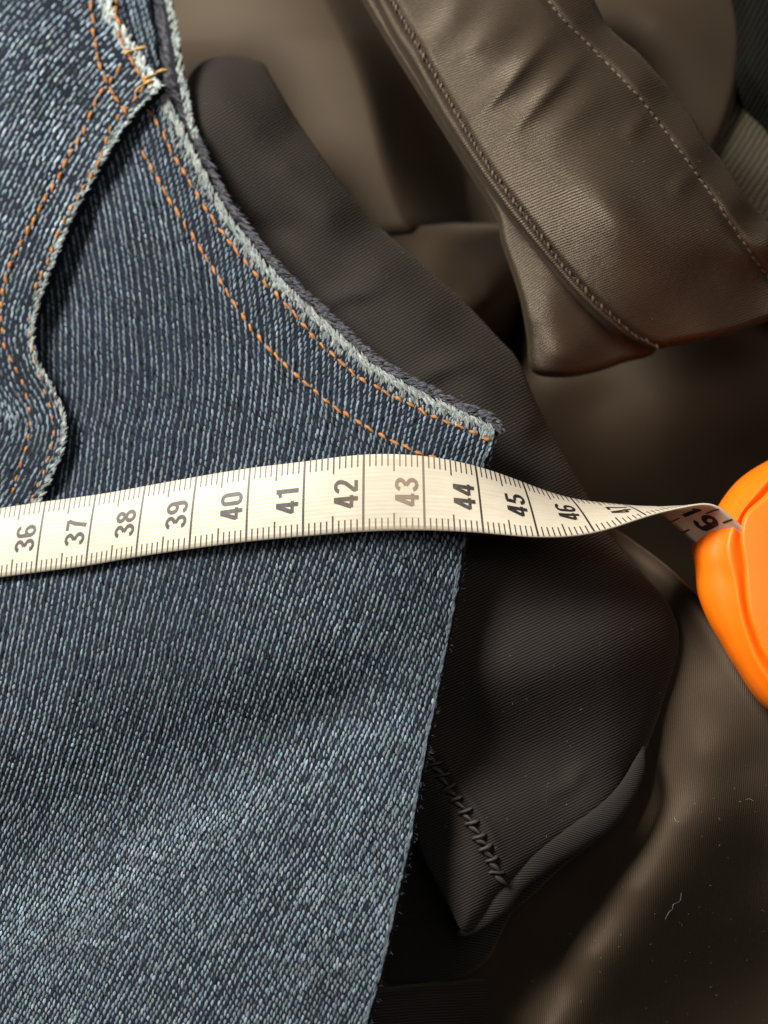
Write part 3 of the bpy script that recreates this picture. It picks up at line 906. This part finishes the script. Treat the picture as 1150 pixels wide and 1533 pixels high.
# ---- worn pale edge of the fold
def edge_yarns(name, line, a0, a1, off0, off1, count, zf, parent, base, lean_deg, ln, wd, spread=0.3, mess=9):
    L = line[a0:a1]
    i = rng.uniform(0, len(L) - 1.01, count); j = i.astype(int); f = (i - j)[:, None]
    p = L[j] * (1 - f) + L[j + 1] * f
    t = L[j + 1] - L[j]; t = t / np.linalg.norm(t, axis=1, keepdims=True)
    nrm = np.stack([-t[:, 1], t[:, 0]], -1)
    o = rng.uniform(off0, off1, count)[:, None]
    p = p + nrm * o
    a = np.radians(lean_deg + rng.normal(0, mess, count))
    d = np.stack([t[:, 0] * np.cos(a) - t[:, 1] * np.sin(a), t[:, 0] * np.sin(a) + t[:, 1] * np.cos(a)], -1)
    return yarns(name, p[:, 0], p[:, 1], d[:, 0], d[:, 1], rng.normal(ln, ln * 0.18, count).clip(4), rng.normal(wd, wd * 0.15, count).clip(2), tint_of(base, count, spread, 1.0), zf, M['yarn'], parent, lift=0.012)


WORN = np.array([0.36, 0.40, 0.385])
i0 = int(np.argmin(np.linalg.norm(EDGE_S - np.array([246, 128]), axis=1))); i1 = int(np.argmin(np.linalg.norm(EDGE_S - np.array([741, 655]), axis=1)))
edge_yarns('worn_edge', EDGE_S, i0, i1, 1.5, 11, 760, den_z, front, WORN * 0.72, 24, 14, 3.4, 0.25)
edge_yarns('worn_edge', EDGE_S, i0, i1, 9, 22, 260, den_z, front, WORN * 0.6, 56, 12, 3.6, 0.4)
edge_yarns('edge_weave', EDGE_S, i1, len(EDGE_S) - 2, 4.0, 8, 520, den_z, front, PALE * 0.55, 3, 15, 2.8, 0.3, 4)
edge_yarns('facing_weave', EDGE_S, i0 - 30, i1, -14, -1, 1300, fac_z, facing, np.array([0.085, 0.086, 0.100]), -32, 10, 2.6, 0.35)
edge_yarns('facing_rim', spline(fac[1:17], 300), 0, 90, 0, 9, 240, fac_z, facing, WORN * 0.8, 30, 9, 4.0, 0.3)

# ---- yarns of the side panel: cords that follow the seam
SL = spline(SEAM + [(-140, 1040)], 500)
t_ = np.gradient(SL, axis=0); t_ /= np.linalg.norm(t_, axis=1, keepdims=True)
nrm_ = np.stack([t_[:, 1], -t_[:, 0]], -1)
if nrm_[100, 0] > 0:
    nrm_ = -nrm_
pcx, pcy, ptx, pty, pd = [], [], [], [], []
seg = np.concatenate([[0], np.cumsum(np.linalg.norm(np.diff(SL, axis=0), axis=1))])
for k in range(0, 40):
    off = 5 + k * 8.2
    pos = rng.uniform(0, 10) - (off * 0.9)
    # straight continuation above the tip keeps the cords running to the top
    while pos < seg[-1]:
        if pos < 0:
            b0 = SL[0] + t_[20] * pos; tt = t_[20]; nn = nrm_[20]
        else:
            j = min(int(np.searchsorted(seg, pos)), len(SL) - 1)
            b0 = SL[j]; tt = t_[j]; nn = nrm_[j]
            fade = min(1.0, off / 160.0)
            tt = tt * (1 - 0.5 * fade) + t_[60] * 0.5 * fade
            nn = nn * (1 - 0.5 * fade) + nrm_[60] * 0.5 * fade
            tt = tt / np.linalg.norm(tt); nn = nn / np.linalg.norm(nn)
        p = b0 + nn * off
        pcx.append(p[0]); pcy.append(p[1]); ptx.append(tt[0]); pty.append(tt[1]); pd.append(off)
        pos += rng.normal(8.0, 1.1)
occ = np.zeros((160, 60), bool)
for a_, b_ in zip(pcx, pcy):
    i_, j_ = int((b_ + 150) // 8), int((a_ + 150) // 8)
    if 0 <= i_ < 160 and 0 <= j_ < 60:
        occ[max(i_ - 1, 0):i_ + 2, max(j_ - 1, 0):j_ + 2] = True
for k in range(-40, 60):                      # straight rows wherever the seam cords leave the cloth bare
    y = -145.0 + rng.uniform(0, 10)
    while y < 950:
        x = k * 9.0 - 0.55 * (y - 300)
        i_, j_ = int((y + 150) // 8), int((x + 150) // 8)
        if 0 <= i_ < 160 and 0 <= j_ < 60 and not occ[i_, j_]:
            pcx.append(x); pcy.append(y); ptx.append(-0.48); pty.append(0.88); pd.append(150)
        y += rng.normal(8, 1.0)
pcx, pcy, ptx, pty, pd = map(np.array, (pcx, pcy, ptx, pty, pd))
P = np.stack([pcx, pcy], -1)
D2 = seg_dist(P, np.vstack([TOPR_S, SEAM_S[1:]]))[0]
keep = inside(P, np.vstack([pan_out, pan_out[:1]])) & (D2 > 2.5) & (pcx > -110) & (pcy > -110)
pcx, pcy, ptx, pty, pd = pcx[keep], pcy[keep], ptx[keep], pty[keep], pd[keep]
n = len(pcx)
wash_shade = (1.0 + 0.25 * fnoise(pcx, pcy, 120, 51, 2)) * np.interp(pcy, [0, 350, 520, 680, 800], [1.6, 1.45, 0.75, 0.8, 1.0])
yarns('weave', pcx + rng.normal(0, 0.9, n), pcy + rng.normal(0, 0.9, n), ptx + rng.normal(0, 0.06, n), pty, rng.normal(11.0, 2.0, n).clip(5), rng.normal(3.9, 0.8, n).clip(2),
      tint_of(PALE, n, 0.45, wash_shade), pan_z, M['yarn'], side)
edge_yarns('worn_edge', SEAM_S, 0, 235, 2, 10, 520, pan_z, side, WORN * 0.62, 24, 12, 3.8, 0.4)
edge_yarns('worn_edge', TOPR_S, 20, 79, 1, 18, 260, pan_z, side, WORN * 1.05, 40, 11, 4.8)
# ---- topstitching
place_stitches(OUTER, den_z, ST_ORANGE, front, 20.5, 17.0, 5.4, lift=0.012, angle=7)
place_stitches(INNER, den_z, ST_ORANGE, front, 20.5, 16.5, 5.2, lift=0.012, angle=7)
ROW_C = [(186, 98), (150, 145), (125, 200), (92, 258), (57, 320), (30, 372), (12, 415), (2, 465), (8, 520), (34, 572), (44, 615), (45, 650), (33, 695), (18, 740)]
ROW_D = [(222, 128), (190, 165), (168, 190), (146, 250), (116, 300), (90, 345), (74, 390), (55, 430), (48, 465), (48, 520), (66, 580), (80, 630), (80, 665), (62, 718), (45, 752)]
place_stitches(ROW_C[:8], pan_z, ST_ORANGE, side, 20, 15.5, 6.2, lift=0.02, angle=-8)
place_stitches(ROW_C[7:], pan_z, ST_ORANGE, side, 21, 12, 4.6, lift=0.0)
place_stitches(ROW_D[:8], pan_z, ST_ORANGE, side, 20, 13.5, 5.4, lift=0.015, angle=-8)
place_stitches(ROW_D[8:], pan_z, ST_ORANGE, side, 22, 11, 4.0, lift=0.0)
place_stitches([(137, -40), (138, 0), (142, 55), (152, 105), (170, 140), (198, 180)], pan_z, ST_ORANGE, side, 19, 15, 5.6, lift=0.03)
place_stitches([(172, -10), (176, 30), (186, 66), (200, 96), (222, 128)], pan_z, ST_ORANGE, side, 17, 16, 6.0, lift=0.03)
for path in ([(188, 82), (206, 76), (224, 74)], [(204, 140), (216, 130), (226, 124)], [(220, 122), (232, 115), (243, 111)]):
    place_stitches(path, pan_z, ST_OCHRE, side, 16, 20, 5.4, lift=0.05)
# ---- loose fuzz along the edges
def along(line, a, b, cnt, sp, seed):
    r = np.random.default_rng(seed)
    i = r.uniform(a, b - 1.01, cnt).astype(int)
    return line[i, 0] + r.normal(0, sp, cnt), line[i, 1] + r.normal(0, sp, cnt)


fx, fy = along(spline(fac[2:17], 300), 0, 300, 220, 1.5, 1)
o = fibres('fuzz', fx, fy, fac_z, 5, 0.10, 0.0022, M['fuzz'], jeans, bias=(0.5, 0.4)); o["kind"] = "stuff"
fx, fy = along(EDGE_S, i1, len(EDGE_S), 170, 1.0, 2)
o = fibres('fuzz', fx, fy, den_z, 5, 0.09, 0.0022, M['fuzz'], jeans, lift=-0.06, bias=(0.8, 0.0), seed=5); o["kind"] = "stuff"
r2 = np.random.default_rng(8)
fx = r2.uniform(-20, 640, 900); fy = r2.uniform(0, 1533, 900)
kk = inside(np.stack([fx, fy], -1), np.vstack([den_out, den_out[:1]])) & ~inside(np.stack([fx, fy], -1), np.vstack([pan_out, pan_out[:1]]))
o = fibres('fuzz', fx[kk], fy[kk], den_z, 6, 0.13, 0.0016, M['fuzz'], jeans, lift=0.03, seed=6); o["kind"] = "stuff"

# ================================================================== measuring tape
tape = empty('measuring_tape', (0, 0, 0), 'cream cloth measuring tape pulled out of a round orange plastic case', 'measuring tape')
TB = [
    (34, (-79, 773, 0.1), (-94, 877, 0.1)), (35, (-5, 762, 0.34), (-20, 867, 0.32)),
    (36, (69, 751, 0.58), (54, 857, 0.54)), (37, (144, 741, 0.82), (129, 847, 0.78)), (38, (218, 728, 1.05), (204, 834, 1.0)), (39, (295, 714, 1.38), (284, 822, 1.34)),
    (40, (375, 701, 1.68), (369, 811, 1.66)), (41, (457, 691, 1.95), (454, 803, 1.92)), (42, (545, 681, 2.12), (544, 796, 2.10)), (43, (633, 683, 2.15), (636, 794, 2.16)),
    (44, (711, 698, 2.02), (724, 798, 2.26)), (45, (781, 722, 1.62), (806, 804, 2.32)), (46, (853, 746, 1.15), (890, 797, 2.22)), (47, (929, 756, 0.85), (968, 773, 2.10)),
    (48, (981, 765, 0.85), (1030, 758, 2.08)), (49, (1014, 789, 1.0), (1078, 761, 2.05)), (49.6, (1042, 815, 1.02), (1107, 785, 1.90)), (50.4, (1080, 850, 0.9), (1150, 815, 1.7))]
ss = [t[0] for t in TB]
Tw = natural(ss, np.array([at(*t[1]) for t in TB]))
Bw = natural(ss, np.array([at(*t[2]) for t in TB]))
WID = 1.33


def tape_pt(s, wv, off=0.0):
    """Point on the tape: s cm along, wv 0..1 from its lower to its upper edge, off cm above its printed face."""
    s = np.asarray(s, float); wv = np.asarray(wv, float)

    def pos(s_, w_):
        a, b = Bw(s_), Tw(s_)
        return a + (b - a) * w_[..., None]
    p = pos(s, wv)
    e = 0.02
    ds = pos(s + e, wv) - pos(s - e, wv)
    dw = Tw(s) - Bw(s)
    n_ = np.cross(ds, dw); n_ /= np.linalg.norm(n_, axis=-1, keepdims=True)
    return p + n_ * np.asarray(off + 0.03 * np.sin(math.pi * np.clip(wv, 0, 1)))[..., None], n_


THK = 0.016
sv = np.arange(34.0, 50.4, 0.05); wv = np.linspace(0, 1, 15)
SG, WG = np.meshgrid(sv, wv, indexing='ij')
ptT, nn_ = tape_pt(SG, WG, THK); ptB, _ = tape_pt(SG, WG, -THK)
a, b = SG.shape
id_ = np.arange(a * b).reshape(a, b)
Ft = np.stack([id_[:-1, :-1], id_[1:, :-1], id_[1:, 1:], id_[:-1, 1:]], -1).reshape(-1, 4)
Fb = Ft[:, ::-1] + a * b
sides_ = []
for col in (0, b - 1):
    q = id_[:, col]
    f4 = np.stack([q[:-1], q[1:], q[1:] + a * b, q[:-1] + a * b], -1)
    sides_.append(f4[:, ::-1] if col == 0 else f4)
uvt = np.stack([SG.ravel(), WG.ravel() * WID], -1)
me = mesh_from('ribbon', np.vstack([ptT.reshape(-1, 3), ptB.reshape(-1, 3)]), np.vstack([Ft, Fb] + sides_), np.vstack([uvt, uvt]))
ribbon = link('ribbon', me, M['tape'], tape)


def glare_tint(s):
    """Glare painted into the ink: paler and browner between 41 and 43."""
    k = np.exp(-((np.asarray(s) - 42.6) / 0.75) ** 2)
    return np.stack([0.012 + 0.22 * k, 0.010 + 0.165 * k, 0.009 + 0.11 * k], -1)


def ink_patch(quads, offs):
    """quads: list of 4 (s, w) corners; returns verts, faces, colours on the tape's face."""
    q = np.asarray(quads, float)                      # n,4,2
    p, _ = tape_pt(q[..., 0], q[..., 1], offs)
    V = p.reshape(-1, 3)
    F = np.arange(len(V)).reshape(-1, 4)
    return V, F, glare_tint(q[..., 0].ravel())


def bar(s, w0, w1, th, n=6):
    """A printed line across the tape split so it follows the cupped surface."""
    e = np.linspace(w0, w1, n + 1)
    return [[(s - th / 2, e[i]), (s + th / 2, e[i]), (s + th / 2, e[i + 1]), (s - th / 2, e[i + 1])] for i in range(n)]


ticks = []
for mm in range(345, 500):
    s = mm / 10.0
    if mm % 10 == 0:
        ticks += bar(s, 0.0, 1.0, 0.036, 14)
    else:
        ln = 0.30 if mm % 5 == 0 else 0.215
        th = 0.026 if mm % 5 == 0 else 0.022
        ticks += bar(s, 0.0, ln / WID, th, 3) + bar(s, 1 - ln / WID, 1.0, th, 3)
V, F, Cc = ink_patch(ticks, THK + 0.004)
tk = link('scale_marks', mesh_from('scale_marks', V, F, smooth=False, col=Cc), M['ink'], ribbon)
tk["kind"] = "stuff"


def arc(cx, cy, rx, ry, a0, a1, n=14):
    a = np.radians(np.linspace(a0, a1, n))
    return [(cx + rx * math.cos(t), cy + ry * math.sin(t)) for t in a]


# condensed grotesque digits in a 0..0.5 x 0..1 cell, as stroke centre-lines
t8 = 0.08
DIG = {
    '0': [arc(.25, .75, .17, .17, 0, 180) + arc(.25, .25, .17, .17, 180, 360) + [(.42, .75)]],
    '1': [[(.08, .78), (.20, .82), (.30, .92)], [(.30, .98), (.30, 0)]],
    '2': [arc(.25, .76, .17, .16, 175, 0) + [(.42, .68), (.36, .50), (.10, .16), (.09, .08)], [(.05, .075), (.45, .075)]],
    '3': [arc(.24, .755, .17, .165, 170, -60) + [(.22, .53)], [(.22, .53)] + arc(.24, .265, .18, .19, 70, -170)],
    '4': [[(.47, .26), (.02, .26)], [(.05, .26), (.30, .96)], [(.34, .98), (.34, 0)]],
    '5': [[(.42, .925), (.12, .925)], [(.12, .96), (.10, .50)], arc(.25, .30, .175, .225, 120, -170, 18)],
    '6': [arc(.25, .76, .17, .165, 10, 180) + [(.08, .30)], arc(.25, .29, .17, .215, 0, 360, 22)],
    '7': [[(.05, .925), (.46, .925)], [(.43, .90), (.30, .55), (.20, 0)]],
    '8': [arc(.25, .75, .155, .17, 0, 360, 20), arc(.25, .28, .175, .205, 0, 360, 20)],
    '9': [arc(.25, .71, .17, .215, 0, 360, 22), [(.42, .70)] + arc(.25, .24, .17, .165, 0, -170)],
}


def digit_quads(ch, th):
    """Thick strokes as quads in cell coordinates (digit width 0.5, height 1)."""
    out = []
    for st_ in DIG[ch]:
        p = np.array(st_)
        t = np.gradient(p, axis=0); t /= np.linalg.norm(t, axis=1, keepdims=True) + 1e-9
        nr = np.stack([-t[:, 1], t[:, 0]], -1) * th / 2
        nr[:, 0] *= 1.15
        for i in range(len(p) - 1):
            m = 1 if len(p) > 4 else 6
            for j in range(m):
                f0, f1 = j / m, (j + 1) / m
                A = p[i] * (1 - f0) + p[i + 1] * f0; B_ = p[i] * (1 - f1) + p[i + 1] * f1
                n0 = nr[i] * (1 - f0) + nr[i + 1] * f0; n1 = nr[i] * (1 - f1) + nr[i + 1] * f1
                out.append([A - n0, B_ - n1, B_ + n1, A + n0])
    return np.array(out)


def numeral(text, s_base, height, wid, w_mid, th=0.14, offs=THK + 0.005, flip=False, gap=0.03, label=None):
    """Number printed on the tape: reads up across the tape, its feet at s_base."""
    n = len(text)
    total = n * wid + (n - 1) * gap
    V, F, Cc = [], [], []
    nv = 0
    for i, ch in enumerate(text):
        q = digit_quads(ch, th)
        ux = (q[..., 0] / 0.5) * wid + i * (wid + gap) - total / 2
        uy = q[..., 1] * height
        if not flip:
            s = s_base - uy; wv_ = w_mid + ux / WID
        else:
            s = s_base + ux; wv_ = w_mid - (uy - height / 2) / WID
        p, _ = tape_pt(s, wv_, offs)
        # each stroke quad a hair above the last so that crossings never share a plane
        V.append(p.reshape(-1, 3)); F.append(np.arange(p.size // 3).reshape(-1, 4) + nv); nv += p.size // 3
        Cc.append(glare_tint(s.ravel()) if not flip else np.tile([[0.012, 0.010, 0.009]], (s.size, 1)))
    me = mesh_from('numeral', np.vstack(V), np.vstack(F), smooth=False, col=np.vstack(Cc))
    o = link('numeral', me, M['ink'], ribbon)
    o["label"] = label or f"printed number {text}"
    return o


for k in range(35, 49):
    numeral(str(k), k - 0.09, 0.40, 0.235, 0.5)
# inch side of the tape where it has turned over
numeral('19', 48.95, 0.56, 0.40, 0.47, th=0.17, offs=-THK - 0.006, flip=True, gap=0.12, label='printed number 19 on the tape back')
bm = []
for s, w0, w1 in ((48.2, 0, 0.22), (48.75, 0.78, 1.0), (48.98, 0.0, 0.30), (49.2, 0.84, 1.0), (49.4, 0.0, 0.22)):
    bm += bar(s, w0, w1, 0.05, 4)
V, F, Cc = ink_patch(bm, -THK - 0.005)
o = link('inch_marks', mesh_from('inch_marks', V, F, smooth=False, col=Cc * 0 + 0.012), M['ink'], ribbon)
o["kind"] = "stuff"

# ---- case
case = bpy.data.objects.new('case', None); C.objects.link(case); case.parent = tape
CC = np.array([1252.0, 880.0])


def polar_fn(pts, default):
    """Radius as a function of angle about the case centre; outside the listed points it eases to the default."""
    p = np.asarray(pts, float) - CC
    an = np.degrees(np.arctan2(-p[:, 1], p[:, 0])) % 360
    ra = np.hypot(p[:, 0], p[:, 1])
    o_ = np.argsort(an); an, ra = an[o_], ra[o_]
    A_ = np.concatenate([[an[-1] - 360 - 0, 0], [an[0] - 25], an, [an[-1] + 25], [360]])
    A_ = np.concatenate([[0, an[0] - 20], an, [an[-1] + 20, 360]])
    R_ = np.concatenate([[default, default * 0.5 + ra[0] * 0.5], ra, [default * 0.5 + ra[-1] * 0.5, default]])
    return lambda th: np.interp(th % 360, A_, R_)


low = polar_fn([(1180, 676), (1150, 690), (1128, 702), (1108, 716), (1092, 733), (1079, 752), (1064, 778), (1048, 798), (1037, 813), (1034, 824), (1036, 834), (1041, 842), (1042, 852), (1043, 885), (1056, 920), (1080, 962), (1106, 1005), (1150, 1065)], 215)
shoulder = polar_fn([(1185, 690), (1150, 712), (1130, 736), (1112, 758), (1099, 778), (1090, 798), (1086, 818), (1089, 838), (1094, 856), (1098, 870), (1100, 888), (1105, 915), (1118, 960), (1145, 1015), (1175, 1050)], 190)
plate = polar_fn([(1185, 705), (1160, 722), (1142, 744), (1126, 756), (1113, 768), (1108, 785), (1107, 805), (1110, 828), (1114, 848), (1115, 880), (1119, 915), (1130, 950), (1155, 1000), (1185, 1035)], 175)
th = np.linspace(0, 360, 241)[:-1]


def ring(fr, z, shrink=0.0, dz=None, smooth_n=8):
    r = fr(th) - shrink
    for _ in range(smooth_n):
        r = (np.roll(r, 1) + 2 * r + np.roll(r, -1)) / 4
    x = CC[0] + r * np.cos(np.radians(th)); y = CC[1] - r * np.sin(np.radians(th))
    # case leans slightly: the side away from the photographer sits lower
    return at(x, y, z + 0.0 * r)


def loft(name, rings, mat, parent, cap=True):
    V = np.vstack(rings); n_ = len(th); F = []
    for i in range(len(rings) - 1):
        a_ = np.arange(n_); b_ = np.roll(a_, -1)
        F.append(np.stack([a_ + i * n_, b_ + i * n_, b_ + (i + 1) * n_, a_ + (i + 1) * n_], -1))
    F = np.vstack(F)
    if cap:
        c0 = len(V); V = np.vstack([V, rings[-1].mean(0)[None]])
        a_ = np.arange(n_); b_ = np.roll(a_, -1); k = (len(rings) - 1) * n_
        F = np.vstack([F, np.stack([a_ + k, b_ + k, np.full(n_, c0), np.full(n_, c0)], -1)])
    V = np.asarray(V)
    me = bpy.data.meshes.new(name)
    me.from_pydata((V * S).tolist(), [], [list(dict.fromkeys(f)) for f in F.tolist()])
    me.polygons.foreach_set("use_smooth", np.ones(len(me.polygons), bool))
    me.update()
    return link(name, me, mat, parent)


mix = lambda f, g, t: (lambda a_: f(a_) * (1 - t) + g(a_) * t)
body = loft('body', [ring(low, -1.4, 30), ring(low, -1.3, 10), ring(low, -1.0, 2), ring(low, -0.2), ring(low, 0.6), ring(low, 0.95, 1), ring(mix(low, shoulder, 0.10), 1.2, 1), ring(mix(low, shoulder, 0.30), 1.42), ring(mix(low, shoulder, 0.65), 1.6),
                     ring(shoulder, 1.72), ring(shoulder, 1.78, 3), ring(mix(shoulder, plate, 0.35), 1.79), ring(mix(shoulder, plate, 0.65), 1.76), ring(mix(shoulder, plate, 0.85), 1.72), ring(plate, 1.70), ring(plate, 1.69, 10)], M['orange'], case)
loft('face_plate', [ring(plate, 1.6, 1), ring(plate, 1.76, 1), ring(plate, 1.84, 2), ring(plate, 1.90, 5), ring(plate, 1.92, 9), ring(plate, 1.92, 60), ring(plate, 1.90, 120)], M['orange'], case)

# ================================================================== lint
def fibre_thing(px, py, zf, pts, rad, label):
    P = np.array([at(px + a, py + b_, zf(np.array(px + a), np.array(py + b_)) + 0.02) for a, b_ in spline(pts, 14)])
    V = []; F = []
    for i, p in enumerate(P):
        for k in range(4):
            an = math.pi / 2 * k
            V.append(p + np.array([math.cos(an), math.sin(an) * 0.7, math.sin(an) * 0.7]) * rad)
    for i in range(len(P) - 1):
        for k in range(4):
            F.append([i * 4 + k, i * 4 + (k + 1) % 4, (i + 1) * 4 + (k + 1) % 4, (i + 1) * 4 + k])
    o = link('lint_fibre', mesh_from('lint_fibre', np.array(V), np.array(F)), M['lint'], None)
    tag(o, label, 'lint')
    o["group"] = 'loose fibres on the cloth'


fibre_thing(1010, 1355, fold_z, [(10, -18), (8, -6), (-2, -1), (-3, 6), (-8, 10), (-14, 22)], 0.0055, 'long pale wavy lint fibre on the brown satin at lower right')
fibre_thing(1122, 1196, fold_z, [(-6, 1), (0, 0), (6, 3)], 0.005, 'short pale lint fibre near the right edge below the orange case')
fibre_thing(1012, 1228, fold_z, [(-2, -4), (0, 1), (5, 3)], 0.005, 'tiny hooked lint fibre beside the ribbed garment on satin')
rl = np.random.default_rng(77)
lx, ly = rl.uniform(740, 1150, 240), rl.uniform(860, 1533, 240)
inch = inside(np.stack([lx, ly], -1), spline(char_out, 300, True)) | (ly < 900 + (lx - 1050) * 1.5) | (ly < 1500 - (lx - 740) * 1.0)
lint = fibres('lint_specks', lx[~inch], ly[~inch], fold_z, 3, 0.035, 0.0028, M['lint'], None, lift=0.01, seed=4)
tag(lint, 'pale lint specks scattered over the dark satin at lower right', 'lint', kind='stuff')
lx, ly = rl.uniform(300, 1000, 260), rl.uniform(100, 1300, 260)
inch = inside(np.stack([lx, ly], -1), spline(char_out, 300, True)) & ~inside(np.stack([lx, ly], -1), np.vstack([den_out, den_out[:1]]))
o = fibres('lint_specks', lx[inch], ly[inch], char_z, 3, 0.035, 0.0026, M['lint'], None, lift=0.01, seed=5)
tag(o, 'pale lint specks scattered over the charcoal ribbed garment', 'lint', kind='stuff')
lx, ly = rl.uniform(600, 1100, 90), rl.uniform(0, 480, 90)
inch = inside(np.stack([lx, ly], -1), spline([(600, 20), (850, 0), (1120, 330), (1120, 470), (960, 490), (760, 280)], 100, True))
o = fibres('lint_specks', lx[inch], ly[inch], band_z, 3, 0.04, 0.0026, M['lint'], None, lift=0.01, seed=6)
tag(o, 'pale lint specks scattered over the satin waistband', 'lint', kind='stuff')
